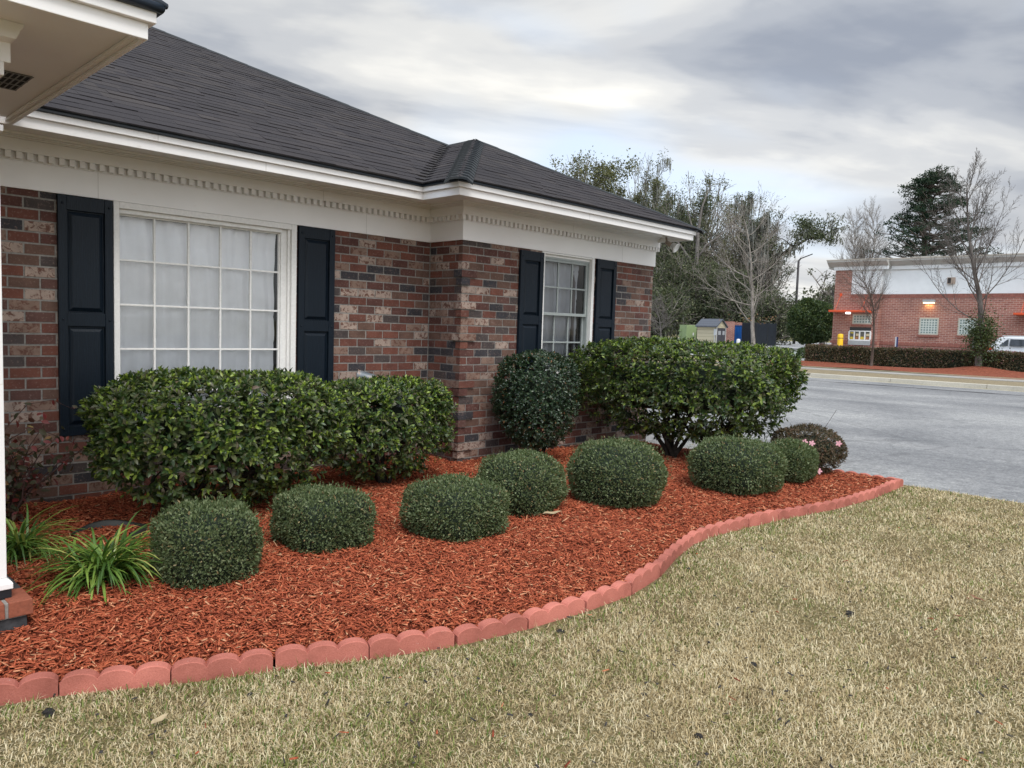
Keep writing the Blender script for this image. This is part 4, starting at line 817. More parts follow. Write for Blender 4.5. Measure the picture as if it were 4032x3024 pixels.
# strap leaved clumps
mLir = foliage('strap_leaves', [(0, (.045, .10, .022)), (.5, (.09, .18, .032)), (.85, (.20, .31, .055)), (1, (.42, .42, .13))], .35, .5, .2, 4)
def straps(lab, c, n, L0, L1, spread, wd, seed):
    root = empty('liriope_clump', (*c, 0), lab, 'plant', 'strap leaved grassy clumps beside the column'); R_ = np.random.default_rng(seed); b = MB()
    for i in range(n):
        a = R_.uniform(0, 2 * math.pi); L_ = R_.uniform(L0, L1); el = R_.uniform(.95, 1.5) if R_.uniform() < .8 else R_.uniform(.3, .8); dr_ = np.array([math.cos(a), math.sin(a)]); p = np.array([c[0] + R_.normal(0, .045), c[1] + R_.normal(0, .045), -.01]); pts = []; k = 8; g_ = R_.uniform(.16, .34) * spread; e_ = el; tw = R_.normal(0, .12)
        for j in range(k + 1):
            pts.append(p.copy()); p = p + np.array([dr_[0] * math.cos(e_), dr_[1] * math.cos(e_), math.sin(e_)]) * L_ / k; e_ -= g_; dr_ = dr_ + np.array([-dr_[1], dr_[0]]) * tw * .2; dr_ /= np.linalg.norm(dr_)
            if p[2] < .006: p[2] = .006 + .004 * R_.uniform(); e_ = max(e_, -.1)
        side = np.array([-dr_[1], dr_[0], 0]); V_ = []; F_ = []
        for j, q in enumerate(pts):
            w = wd * (.55 + .9 * math.sin(math.pi * min(1, (j / k) * .9 + .12))) * (1 if j < k else .15) * .5; V_ += [tuple(q - side * w), tuple(q - np.array([0, 0, w * .35])), tuple(q + side * w)]
        for j in range(k): a3 = j * 3; F_ += [(a3, a3 + 1, a3 + 4, a3 + 3), (a3 + 1, a3 + 2, a3 + 5, a3 + 4)]
        b.add(V_, F_)
    b.build('strap_leaves', mLir, root, True)
straps('larger arching clump of strap leaved liriope in front of the first boxwood mound', (1.34, -2.08), 330, .24, .49, .95, .0100, 3)
straps('smaller shaded clump of strap leaved liriope between the column and the black plastic ring', (1.12, -1.36), 190, .24, .46, .95, .009, 5)
# thin reddish shrub against the wall
root = empty('reddish_twiggy_shrub', (1.18, -.42, 0), 'sparse twiggy shrub with reddish leaves between the white column and the first shutter', 'shrub')
b = MB(); LP = [];
for q in range(26):
    a = random.uniform(0, 6.28); p = np.array([1.20 + .05 * math.cos(a), -.45 + .05 * math.sin(a), -.03]); d_ = np.array([.32 * math.cos(a) + .06, .22 * math.sin(a), 1.0]); pts = [p]; ln = random.uniform(.45, .86)
    for j in range(6):
        d_ = d_ + np.array([random.gauss(0, .2), random.gauss(0, .14), -.10]); p = p + unit(d_) * ln / 6; pts.append(p)
        for e_ in range(random.choice([1, 2, 3])): LP.append(p + np.random.default_rng(len(LP)).normal(0, .03, 3))
    b.tube(pts, [.009, .008, .007, .006, .004, .003, .002], 5)
for pts in ([(1.25, -.4, .6), (1.42, -.35, .78), (1.58, -.32, .80), (1.72, -.3, .72)], [(1.2, -.4, .5), (1.45, -.35, .62), (1.72, -.3, .48), (1.9, -.3, .25)]):
    b.tube(pts, [.004, .003, .0025, .0015], 4); LP += [np.array(q) + .01 for q in pts[1:]]
b.build('stems', bark('reddish_twig_bark', (.06, .03, .026), (.13, .08, .07), 20), root, True)
LPa = np.repeat(np.array(LP), 3, 0); n = len(LPa); leafmesh('leaves', LPa + rng.normal(0, .02, (n, 3)), rng.normal(0, 1, (n, 3)) + np.array([0, 0, -.3]), rng.normal(0, .6, (n, 3)) + np.array([0, -.4, 1]), rng.uniform(.035, .065, n), .55, foliage('reddish_leaves', [(0, (.05, .055, .028)), (.45, (.09, .08, .045)), (.7, (.15, .06, .05)), (.9, (.26, .045, .05)), (1, (.30, .25, .09))], .45, .4, .2, 3), root, True)
# black plastic edging ring around the left shrub base
root = MB(); pts = []; ring = []
cxr, cyr, rr = 1.66, -1.22, .215
for k in range(25):
    a = math.radians(-75 + 240 * k / 24); ring.append((cxr + rr * math.cos(a), cyr + rr * .9 * math.sin(a), .045 + .012 * math.sin(k * .5)))
V_ = []; F_ = []
for (x, y, z) in ring:
    ux, uy = (x - cxr) / rr, (y - cyr) / rr; V_ += [(x, y, -.03), (x + ux * .004, y + uy * .004, z), (x - ux * .002, y - uy * .002, z + .008), (x - ux * .014, y - uy * .014, z + .004), (x - ux * .010, y - uy * .010, -.03)]
for k in range(24):
    for j in range(4): a = k * 5 + j; F_.append((a, a + 5, a + 6, a + 1))
root.add(V_, F_); tag(root.build('plastic_edging_ring', plain('dark_grey_plastic', (.028, .030, .027), .5, .2, 30), None, True), 'curved dark plastic edging ring half buried in the mulch behind the strappy clumps', 'edging ring')
# metal pipe behind the hedge
b = MB(); A_, B_ = np.array([4.06, -.40, .925]), np.array([4.40, -.62, .80]); ax_ = B_ - A_; b.tube([A_, A_ + ax_ * .62], [.058, .058], 20, False); b.tube([A_ + ax_ * .62, B_], [.054, .054], 20); b.tube([A_ + ax_ * .01, A_ + ax_ * .5], [.054, .054], 20, True); b.tube([B_, np.array([4.46, -.60, -.05])], [.045, .045], 12)
t = NT('weathered_galvanised_metal'); o_ = t.obj(); c_ = t.ramp(t.noise(o_, 16, 4, .6), [(.40, (.12, .14, .16)), (.56, (.19, .20, .21)), (.66, (.26, .15, .09))]); pm_ = t.fin(c_, .5, .5, .35)
tag(b.build('metal_pipe', pm_, None, True), 'tilted grey metal pipe end with rust patch poking up behind the hedge beside a shutter', 'pipe')
# fallen leaves and debris
def dead_leaf(x, y, L_, rz, col, lab, z=None, W_=.4):
    z = (LZ + .035 if y < cy(x) else float(mulch_z(x, y)) + .03) if z is None else z; b = MB(); n = 8; V_ = []; F_ = []
    for i in range(n + 1):
        t_ = i / n; w = W_ * .5 * math.sin(math.pi * t_ ** .8) ** .8 if 0 < t_ < 1 else .01; zz = .25 * (t_ - .5) ** 2 + .03 * math.sin(t_ * 9)
        V_ += [((t_ - .5), -w, zz + w * .5), ((t_ - .5), 0, zz), ((t_ - .5), w, zz + w * .35)]
    for i in range(n): a = i * 3; F_ += [(a, a + 3, a + 4, a + 1), (a + 1, a + 4, a + 5, a + 2)]
    b.add(V_, F_); o = b.build('fallen_leaf', plain('dry_leaf_' + col[0], col[1], .7, .2, 50, .3, .3), None, True); o.location = (x, y, z); o.scale = (L_, L_, L_); o.rotation_euler = (.15, -.1, rz); tag(o, lab, 'leaf', 'fallen leaves')
tanl, brl = ('tan', (.42, .33, .20)), ('brown', (.20, .10, .055))
q = PZ(1193, 1119, 0); dead_leaf(q[0], q[1], .15, -.6, tanl, 'large pale dry leaf lying on the red mulch right of the boxwood pair', None, .35)
q = PZ(345, 1575, LZ); dead_leaf(q[0], q[1], .075, .3, tanl, 'tan dry leaf lying on the grass at the bottom left')
q = PZ(160, 1497, LZ); dead_leaf(q[0], q[1], .07, -.2, tanl, 'yellowish dry leaf leaning on the foot of a red edging block at the left', LZ + .03)
q = PZ(2108, 1306, LZ); dead_leaf(q[0], q[1], .09, 1.2, brl, 'dark brown curled leaf on the lawn at the right, left of a second dry patch')
q = PZ(2068, 1345, LZ); dead_leaf(q[0], q[1], .06, 2.2, brl, 'small reddish brown leaf on the lawn just below the dark curled leaf')
q = PZ(650, 1432, LZ); dead_leaf(q[0], q[1], .05, .9, brl, 'small brown leaf at the foot of the edging in the left half')
# dark clods on the lawn
cl_me = []
spots = [(1835, 1325, .028, 'largest dark earth clod lying in the right half of the lawn'), (1628, 1435, .018, 'dark earth clod near the middle bottom of the lawn'), (1212, 1365, .024, 'flat dark chip beside the edging below the curve of the border'), (540, 1500, .014, 'dark speck of bark in the greener grass below the edging'), (105, 1540, .03, 'grey lump of soil on the bare spot at the lower left'), (1390, 1500, .015, 'small dark bark piece on the lawn left of the middle clod'), (1145, 1545, .015, 'dark bark piece on the lawn at the bottom centre left'), (1510, 1590, .018, 'dark bark piece near the bottom edge right of centre')]
for i, (x, y, s_, lab) in enumerate(spots):
    q = PZ(x, y, LZ + .01); V_ = []; b = MB(); prof = [(.0001, -.3), (.8, -.25), (1, .1), (.75, .5), (.3, .68), (.0001, .7)]; b.lathe(prof, 9); R_ = np.random.default_rng(i); b.v = [(a * (1 + R_.normal(0, .16)), c_ * .7 * (1 + R_.normal(0, .16)), d_ * .7 + R_.normal(0, .06)) for a, c_, d_ in b.v]
    o = b.build('earth_clod', plain('dark_clod', (.035, .032, .030), .9, .3, 60, .2, .6)); o.location = q; o.scale = (s_, s_, s_); o.rotation_euler = (0, 0, i * 1.1); tag(o, lab, 'clod', 'dark clods and bark bits on the lawn')
n = 420; p = lawn_points(n * 3)[:n]
o = chips('lawn_debris', p, np.full(n, LZ + .022), rng.uniform(.006, .03, n), rng.uniform(.004, .012, n), rng.uniform(.002, .005, n), plain('dark_bark_bits', (.045, .04, .038), .9, .4, 5), .3); tag(o, 'scattered tiny dark bark bits in the lawn', 'debris', kind='stuff')
n = 60; p = lawn_points(n * 3)[:n]; o = chips('stray_mulch_chips', p, np.full(n, LZ + .026), rng.uniform(.012, .04, n), rng.uniform(.004, .010, n), rng.uniform(.002, .004, n), mMulch, .3); tag(o, 'stray red mulch chips blown on to the lawn', 'debris', kind='stuff')
# ------------------------------------------------------------------ trees
def grow(b, p, d, L_, r, lev, R_, tips, cfg):
    nseg = cfg['seg'][lev]; pts = [p]; rr_ = [r]; dirs = [d]
    for i in range(nseg):
        d = unit(d + np.array([R_.gauss(0, cfg['wob']), R_.gauss(0, cfg['wob']), R_.gauss(0, cfg['wob']) + cfg['up'][lev]])); p = p + d * L_ / nseg; pts.append(p); rr_.append(r * (1 - (i + 1) / nseg * cfg['taper'][lev])); dirs.append(d)
    b.tube(pts, rr_, cfg['n'][lev], False)
    if lev >= cfg['levels'] - 1: tips.append((p, d)); tips.append((pts[len(pts) // 2], d)); return
    nb = cfg['nb'][lev]
    for k in range(nb):
        t = cfg['s0'][lev] + (1 - cfg['s0'][lev]) * ((k + R_.random()) / nb); x = t * nseg; i = min(int(x), nseg - 1); f = x - i; q = pts[i] * (1 - f) + pts[i + 1] * f; dd = dirs[i + 1]
        a = R_.uniform(0, 6.283) if lev else k * 2.4 + R_.uniform(-.4, .4); e = unit(np.cross(dd, np.array([math.cos(a), math.sin(a), .31]))); an = cfg['ang'][lev] * R_.uniform(.75, 1.25)
        nd = unit(dd * math.cos(an) + e * math.sin(an)); rc = max(min(rr_[i] * .62, r * cfg['rr'][lev]), cfg['rmin'])
        shape = cfg['shape'](t) if lev == 0 else (1.05 - .5 * t); grow(b, q, nd, L_ * cfg['lr'][lev] * shape * R_.uniform(.8, 1.15), rc, lev + 1, R_, tips, cfg)
def tree(name, lab, base, H, r, cfg, mat, seed, crown=None, group=None, lean=(0, 0)):
    R_ = random.Random(seed); root = empty(name, tuple(base), lab, 'tree', group); b = MB(); tips = []
    grow(b, np.array(base, float) - np.array([0, 0, .15]), unit(np.array([lean[0], lean[1], 1.0])), H, r, 0, R_, tips, cfg)
    b.build('trunk', mat, root, True)
    if crown: crown(root, tips, R_)
    return root
base_cfg = dict(levels=4, seg=[9, 6, 5, 3], wob=.09, up=[.02, .05, .04, .02], taper=[.85, .8, .8, .7], n=[8, 5, 4, 3], nb=[16, 8, 6], s0=[.22, .18, .15], ang=[.75, .6, .6], rr=[.42, .5, .6], lr=[.52, .45, .45], rmin=.008, shape=lambda t: 1.15 - .75 * t)
def cfgd(**k): c = dict(base_cfg); c.update(k); return c
TG = 'bare winter trees'
# big bare tree at the right, small young tree, middle bare tree
bpos = PX(2113, 800, 41.0); bpos[2] = .06
tb = tree('bare_tree', 'large bare grey tree with leafy growth round its lower trunk, in front of the restaurant', bpos, 8.9, .16, cfgd(levels=5, seg=[12, 8, 6, 4, 3], nb=[24, 10, 6, 4], n=[9, 5, 4, 3, 3], s0=[.24, .15, .15, .2], ang=[.86, .55, .6, .6], lr=[.50, .42, .42, .45], rr=[.19, .42, .6, .6], up=[.01, .11, .06, .03, .02], taper=[.9, .85, .8, .7, .6], rmin=.006, wob=.06, shape=lambda t: 1.2 - .85 * t), mBarkG, 11, None, TG)
cc = PX(2122, 722, 40.9); n = 4600; v = rng.normal(0, 1, (n, 3)) * np.array([.32, .32, .50]); v[:, 2] -= .1
mIvy = foliage('ivy_leaves', [(0, (.025, .042, .014)), (.6, (.05, .08, .022)), (1, (.11, .14, .04))], .5, .4, .2, 2)
leafmesh('ivy_growth', cc + v, rng.normal(0, 1, (n, 3)), rng.normal(0, 1, (n, 3)), rng.uniform(.06, .12, n), .6, mIvy, tb)
spos = PX(1881, 790, 39.5); spos[2] = .05
tree('bare_tree', 'small slender bare tree with dense twiggy crown before the drive through window', spos, 5.1, .075, cfgd(nb=[34, 11, 6], s0=[.42, .15, .15], ang=[.7, .55, .6], lr=[.34, .45, .5], rr=[.22, .5, .6], rmin=.003, n=[7, 4, 3, 3], up=[.01, .07, .05, .02], shape=lambda t: 1.1 - .55 * abs(t - .55)), mBarkB, 5, None, TG)
mpos = PD(1628, 748, 58.0); mpos[2] = float(gz(mpos[0]))
tree('bare_tree', 'wide bare pale tree with few brown leaves, before the dark metal fence panels', mpos, 10.2, .18, cfgd(levels=5, seg=[11, 8, 6, 4, 3], nb=[19, 10, 6, 3], n=[8, 5, 4, 3, 3], s0=[.19, .15, .15, .2], ang=[1.08, .6, .6, .6], lr=[.55, .42, .42, .45], rr=[.30, .45, .6, .6], up=[0, .10, .06, .03, .02], taper=[.9, .85, .8, .7, .6], rmin=.008, wob=.08, shape=lambda t: 1.2 - .7 * t), mBarkL, 21, lambda root, tips, R_: leafmesh('brown_leaves', np.array([t[0] for t in tips])[:60] * 0 + np.array([mpos + np.array([0, 0, 2.3])]) + rng.normal(0, 1, (60, 3)) * np.array([1.1, 1.1, .18]), rng.normal(0, 1, (60, 3)), rng.normal(0, 1, (60, 3)), rng.uniform(.12, .2, 60), .5, plain('dry_oak_leaf', (.30, .17, .08), .8, .3, 5), root), TG)
lp = PD(1431, 737, 62.0); lp[2] = float(gz(lp[0]))
tree('bare_tree', 'small bare bushy tree between the brick building and the green cabinet', lp, 3.9, .09, cfgd(nb=[22, 9, 6], s0=[.25, .15, .15], ang=[.85, .6, .6], lr=[.52, .45, .5], rr=[.4, .5, .6], rmin=.012, n=[6, 4, 3, 3], up=[0, .05, .05, .02]), mBarkG, 8, None, TG)
for i, (x, yt, dep, Hh, sd_, lab) in enumerate(((1878, 425, 78, 0, 31, 'tall pointed bare tree behind the left end of the restaurant roof, nearest the pine'), (1842, 455, 80, 0, 32, 'shorter bare tree behind the restaurant roof, left of the tall pointed bare tree'), (1806, 520, 84, 0, 33, 'low bare tree in the gap between the street lamp and the restaurant'))):
    g = PD(x, 700, dep); z0 = float(gz(g[0])); top = PD(x, yt, dep)[2]; tree('bare_tree', lab, (g[0], g[1], z0), top - z0, .16, cfgd(levels=4, seg=[12, 7, 5, 3], nb=[46, 12, 6], s0=[.2, .12, .1], ang=[.62, .5, .6], lr=[.30, .42, .5], rr=[.25, .5, .6], rmin=.010, n=[6, 4, 3, 3], up=[0, .08, .05, .02], shape=lambda t: 1.25 - .85 * t), mBarkL, sd_, None, TG)
# ---- foliage trees
def clumps(root, name, centers, rads, per, ls, mat, flat=1.0):
    C_2 = np.repeat(np.array(centers), per, 0); R2 = np.repeat(np.array(rads), per)[:, None]; n = len(C_2); v = rng.normal(0, .5, (n, 3)); v *= np.array([1, 1, flat]); leafmesh(name, C_2 + v * R2, rng.normal(0, 1, (n, 3)), rng.normal(0, 1, (n, 3)) + np.array([0, 0, .6]), rng.uniform(.6, 1.3, n) * ls, .55, mat, root)
mOak = foliage('live_oak_leaves', [(0, (.045, .058, .036)), (.5, (.080, .095, .056)), (.85, (.125, .14, .082)), (1, (.20, .205, .12))], .85, .1, .2, .15)
mOlive = foliage('olive_foliage', [(0, (.080, .088, .050)), (.5, (.13, .138, .075)), (1, (.21, .205, .11))], .85, .1, .2, .15)
mPine = foliage('pine_needles', [(0, (.016, .032, .022)), (.6, (.030, .052, .034)), (1, (.060, .085, .048))], .85, .1, .15, .15)
mMoss = foliage('hanging_grey_moss', [(0, (.16, .16, .145)), (.6, (.24, .24, .22)), (1, (.33, .33, .30))], .9, .1, .1, .3)
def moss(root, anchors, L0, L1, R_, n=5, w=.09):
    b = MB()
    for a in anchors:
        for k in range(n):
            L_ = R_.uniform(L0, L1); p = np.array(a) + np.array([R_.gauss(0, .25), R_.gauss(0, .25), R_.gauss(0, .1)]); an = R_.uniform(0, 3.14); s_ = np.array([math.cos(an), math.sin(an), 0]) * w * R_.uniform(.5, 1.6)
            q = [p, p + np.array([R_.gauss(0, .08), R_.gauss(0, .08), -L_ * .5]), p + np.array([R_.gauss(0, .16), R_.gauss(0, .16), -L_])]; b.add([tuple(q[0] - s_ * .5), tuple(q[0] + s_ * .5), tuple(q[1] + s_ * .8), tuple(q[1] - s_ * .8), tuple(q[2])], [(0, 1, 2, 3), (3, 2, 4)])
    b.build('hanging_moss', mMoss, root)['kind'] = 'stuff'
OG = 'trees of the far treeline'
def ftree(lab, x, ytop, hw, dep, seed, mat, bmat=None, ncl=60, per=60, ls=.30, yb_=None, mo_=0, name='oak_tree', clr=1.0, zlow=.25, lean=(0, 0), twigs=True, nb=13, fill=1.0):
    g = PD(x, 715, dep); z0 = float(gz(g[0])); H = PD(x, ytop, dep)[2] - z0; r = hw / .54861 * dep / FPX; R_ = random.Random(seed)
    cfg = cfgd(levels=4, seg=[8, 6, 5, 3], nb=[nb, 8, 5], s0=[zlow, .2, .2], ang=[.85, .6, .6], lr=[min(.75, r / H * 1.0), .45, .45], rr=[.5, .5, .6], rmin=.03, n=[7, 4, 3, 3], up=[0, .10, .05, 0], wob=.14, shape=lambda t: 1.15 - .5 * t, taper=[.8, .8, .8, .6])
    def crown(root, tips, RR):
        T_ = [t[0] for t in tips]; RR.shuffle(T_); c = T_[:ncl // 2]; zc_ = z0 + H * (.56 if zlow < .4 else .74); hz_ = H * (.46 if zlow < .4 else .27)
        for _ in range(int(ncl * fill)):
            w_ = unit(np.array([RR.gauss(0, 1), RR.gauss(0, 1), RR.gauss(0, 1)])) * (RR.random() ** .4); c.append(np.array([g[0] + w_[0] * r, g[1] + w_[1] * r, zc_ + w_[2] * hz_]) + np.array([RR.gauss(0, .5), RR.gauss(0, .5), RR.gauss(0, .5)]))
        b2 = MB()
        for q in c[ncl // 2:]:
            s_ = np.array([g[0] + RR.gauss(0, .3), g[1] + RR.gauss(0, .3), z0 + (q[2] - z0) * RR.uniform(.45, .75)]); m_ = (s_ + q) / 2 + np.array([RR.gauss(0, .5), RR.gauss(0, .5), -.3]); b2.tube([s_, m_, q], [.09, .06, .03], 4, False)
            for _ in range(5): e_ = q + np.array([RR.gauss(0, .8), RR.gauss(0, .8), RR.gauss(.5, .7)]); k_ = m_ + (q - m_) * RR.uniform(.3, 1); b2.tube([k_, (k_ + e_) / 2 + np.array([0, 0, .1]), e_], [.035, .025, .015], 3, False)
        b2.build('limbs', bmat or mBarkL, root, True)
        clumps(root, 'crown', c, [RR.uniform(.5, 1.25) * clr for _ in c], per, ls, mat)
        if mo_: moss(root, T_[ncl:ncl + mo_] + T_[:mo_ // 3], .8, 3.2, RR)
    return tree(name, lab, (g[0], g[1], z0), H * .93, .30, cfg, bmat or mBarkG, seed, crown, OG, lean)
ftree('far light green pine crown showing just above the house roof', 1235, 352, 88, 105, 41, mOlive, ncl=150, per=70, ls=.34, name='pine_tree', clr=1.25, zlow=.45)
ftree('thin leaved grey green tree over the right slope of the house roof', 1368, 362, 80, 110, 42, mOlive, ncl=150, per=60, ls=.22, mo_=30, clr=1.0)
ftree('dark green oak with moss directly right of the roof corner', 1432, 432, 76, 100, 43, mOak, ncl=170, per=130, ls=.25, mo_=60, clr=1.3, zlow=.12)
OAK44 = ftree('tall grey trunked oak with moss and olive crown above the green box', 1515, 380, 82, 104, 44, mOlive, ncl=170, per=75, ls=.24, mo_=50, clr=1.1, zlow=.22)
ftree('dense dark oak low in the treeline above the shed', 1480, 560, 80, 92, 45, mOak, ncl=190, per=130, ls=.25, mo_=70, clr=1.35, zlow=.1)
ftree('mossy half bare oak with tangled limbs above the brick enclosure', 1592, 435, 70, 108, 46, mOak, ncl=110, per=60, ls=.24, mo_=120, clr=.9, zlow=.2)
ftree('moss laden oak left of the street lamp, limbs reaching right', 1640, 462, 58, 100, 47, mOak, ncl=110, per=60, ls=.24, mo_=140, clr=.9, zlow=.2)
ftree('dark low tree filling the treeline behind the blue container', 1590, 620, 75, 88, 48, mOak, ncl=170, per=100, ls=.26, mo_=20, clr=1.3, zlow=.08)
ftree('bushy green tree behind the dark metal fence panels, left of the lamp foot', 1660, 648, 42, 80, 49, mOak, ncl=130, per=80, ls=.26, clr=1.1, zlow=.08)
ftree('sparse broad leaved young tree left of the restaurant corner', 1778, 578, 24, 70, 50, mOak, ncl=34, per=30, ls=.22, name='magnolia_tree', clr=.5, zlow=.2)
ftree('low dark shrubby tree behind the green box at the left', 1420, 650, 60, 85, 51, mOak, ncl=130, per=80, ls=.28, mo_=40, clr=1.2, zlow=.06)
b = MB(); P_4 = lambda x, y: PD(x, y, 93)
b.tube([P_4(1503, 738), P_4(1504, 680), P_4(1503, 620), P_4(1505, 560), P_4(1508, 500), P_4(1516, 450), P_4(1530, 410)], [.42, .36, .31, .27, .20, .13, .05], 8); b.tube([P_4(1504, 600), P_4(1490, 560), P_4(1470, 530), P_4(1448, 505)], [.20, .16, .12, .06], 6); b.tube([P_4(1505, 560), P_4(1525, 530), P_4(1560, 505), P_4(1590, 470)], [.18, .14, .10, .04], 6); b.tube([P_4(1506, 520), P_4(1492, 480), P_4(1480, 430)], [.14, .10, .04], 6)
b.build('trunk', mBarkG, OAK44, True)
# reaching mossy limb over the lamp
dep = 98; root = empty('oak_tree', tuple(PD(1650, 715, dep)), 'oak whose long mossy limb stretches over the street lamp to a leafy tuft', 'tree', OG); root.location.z = float(gz(root.location.x)); b = MB(); lim = [PD(1652, 716, dep), PD(1655, 640, dep), PD(1662, 580, dep), PD(1685, 552, dep), PD(1715, 535, dep), PD(1745, 515, dep), PD(1775, 512, dep), PD(1795, 520, dep)]; b.tube(lim, [.45, .40, .32, .24, .18, .14, .10, .05], 7)
R_ = random.Random(3); tips = []
for k in range(2, 8):
    for e_ in range(6): q0 = np.array(lim[k]); d_ = np.array([R_.gauss(0, .4), R_.gauss(0, .4), abs(R_.gauss(.4, .4))]); q1 = q0 + d_ * 2.4; b.tube([q0, (q0 + q1) / 2 + np.array([0, 0, .3]), q1], [.09, .05, .02], 4, False); tips += [q1, (q0 + q1) / 2]
b.build('trunk', mBarkD, root, True); clumps(root, 'crown', [PD(1740 + R_.uniform(-22, 58), 500 + R_.uniform(-26, 20), dep + R_.uniform(-2, 2)) for _ in range(46)] + tips[::3], [.75] * (46 + len(tips[::3])), 55, .26, mOak); moss(root, [np.array(t) for t in tips] + [np.array(PD(1670 + k * 9, 560 - k * 4, dep)) for k in range(8)], .3, 1.0, R_, 5)
# tall pine
g = PD(1997, 700, 76); z0 = float(gz(g[0])); root = empty('pine_tree', (g[0], g[1], z0), 'tall dark pine with layered rounded crown rising behind the restaurant roof', 'tree'); b = MB(); tp = PD(1999, 378, 76); tr = [np.array([g[0], g[1], z0 - .2]), np.array(PD(1997, 560, 76)), np.array(PD(1996, 470, 76)), np.array(tp)]; b.tube(tr, [.38, .28, .20, .05], 9)
R_ = random.Random(5); cs = []; rs_ = []
prof = [(384, 22, 10), (396, 36, 13), (412, 52, 16), (432, 60, 14), (455, 72, 17), (478, 86, 17), (502, 100, 17), (526, 112, 17), (550, 112, 14)]
for (y_, hw, nb) in prof:
    for k in range(int(nb * 1.5)):
        a = R_.uniform(0, 6.283); mpp = 76 / FPX / .54861; rr_ = hw * mpp * R_.uniform(.45, 1.15); zc = PD(1998, y_ + R_.uniform(-8, 8), 76)[2]; q0 = np.array([g[0], g[1], zc - rr_ * .18]); q1 = np.array([g[0] + rr_ * math.cos(a), g[1] + rr_ * math.sin(a), zc + R_.uniform(-.15, .35)]); m1 = (q0 + q1) / 2 + np.array([0, 0, -.12 * rr_ * R_.uniform(.2, 1)]); b.tube([q0, m1, q1], [.085, .06, .03], 4, False)
        cs.append(q1); rs_.append(R_.uniform(.35, .65));
        if rr_ > 1.6: cs.append(q1 * .72 + q0 * .28 + np.array([R_.gauss(0, .3), R_.gauss(0, .3), .25])); rs_.append(R_.uniform(.3, .55))
b.build('trunk', mBarkB, root, True); clumps(root, 'crown', cs, rs_, 62, .19, mPine, .45)
# round evergreen and low hedges
def far_bush(lab, x0, x1, yt, yb_, dep, mat, n, ls, name='round_evergreen', p=2.2, depth_r=None, group=None, trunk=False):
    mpp = dep / FPX / .54861; xc = (x0 + x1) / 2; r = (x1 - x0) / 2 * mpp; t_, b2 = PD(xc, yt, dep)[2], PD(xc, yb_, dep)[2]; c = PD(xc, (yt + yb_) / 2, dep); rad = np.array([r, depth_r or r, (t_ - b2) / 2]); root = empty(name, (c[0], c[1], float(gz(c[0]))), lab, 'bush' if trunk else 'hedge', group)
    v = sphdirs(n, -1); ax_r = np.array([RT[0], RT[1], 0]) / math.hypot(RT[0], RT[1]); ax_f = np.array([-ax_r[1], ax_r[0], 0]); s = superell(v, p) * lump(v, x0, .09)[:, None] * (1 - np.abs(rng.normal(0, .08, n)))[:, None] * rad
    pos = c + s[:, :1] * ax_r + s[:, 1:2] * ax_f + s[:, 2:] * np.array([0, 0, 1]); leafmesh('foliage', pos, rng.normal(0, 1, (n, 3)) + np.array([0, 0, .4]), rng.normal(0, 1, (n, 3)), rng.uniform(.6, 1.3, n) * ls, .5, mat, root)
    b = MB(); b.tube([(c[0], c[1], float(gz(c[0])) - .1), (c[0], c[1], c[2])], [.08, .05], 6); b.build('stem', mBarkG, root); return root
mEv = foliage('evergreen_leaves', [(0, (.026, .050, .018)), (.5, (.048, .080, .026)), (.9, (.085, .12, .035)), (1, (.13, .16, .05))], .5, .35, .15, .6)
far_bush('large rounded evergreen beside the left end of the restaurant', 1706, 1802, 648, 742, 60, mEv, 16000, .20, trunk=True)
far_bush('low clipped green hedge at the foot of the round evergreen', 1668, 1708, 752, 757, 52, mEv, 3000, .09, 'low_hedge', 3, 1.0)
far_bush('dark low rounded bush beside the small pale utility box', 1722, 1752, 751, 778, 47, mEv, 3500, .08, 'low_bush', 2.4)
far_bush('grey green low bush behind the largest trimmed hedge, left of the pale box', 1690, 1724, 757, 775, 48, mEv, 2500, .08, 'low_bush', 2.6)
# ------------------------------------------------------------------ loropetalum hedge across the road
hx = 41.9; ya, yb2 = PX(1747, 775, hx)[1], -14.0; n = 60000; root = empty('clipped_hedge', (hx, (ya + yb2) / 2, .1), 'long low clipped hedge of dark bronze leaves with pinkish tips in front of the restaurant', 'hedge')
hz = lambda y: .97 + .02 * np.sin(y * 1.3) + .02 * np.sin(y * 3.7)
fc = rng.uniform(0, 1, n); yy = rng.uniform(yb2, ya, n); top = fc < .4; end_ = fc > .94; xx = np.where(top, rng.uniform(hx - .55, hx + .55, n), hx - .55 + np.abs(rng.normal(0, .09, n)) + .03 * np.sin(yy * 5)); zz = np.where(top, hz(yy) - np.abs(rng.normal(0, .06, n)), rng.uniform(.06, .97, n)); yy = np.where(end_, ya - np.abs(rng.normal(0, .07, n)), yy); xx = np.where(end_, rng.uniform(hx - .5, hx + .5, n), xx)
mLor = foliage('bronze_hedge_leaves', [(0, (.045, .045, .025)), (.4, (.085, .080, .040)), (.75, (.15, .12, .06)), (.92, (.21, .15, .08)), (1, (.34, .14, .16))], .5, .35, .15, .8)
mLorP = foliage('pink_hedge_tips', [(0, (.22, .07, .09)), (1, (.42, .16, .20))], .5, .35, .15, .8)
pos = np.stack([xx, yy, zz + .03], 1); leafmesh('foliage', pos, rng.normal(0, 1, (n, 3)), rng.normal(0, 1, (n, 3)), rng.uniform(.05, .11, n), .5, mLor, root)
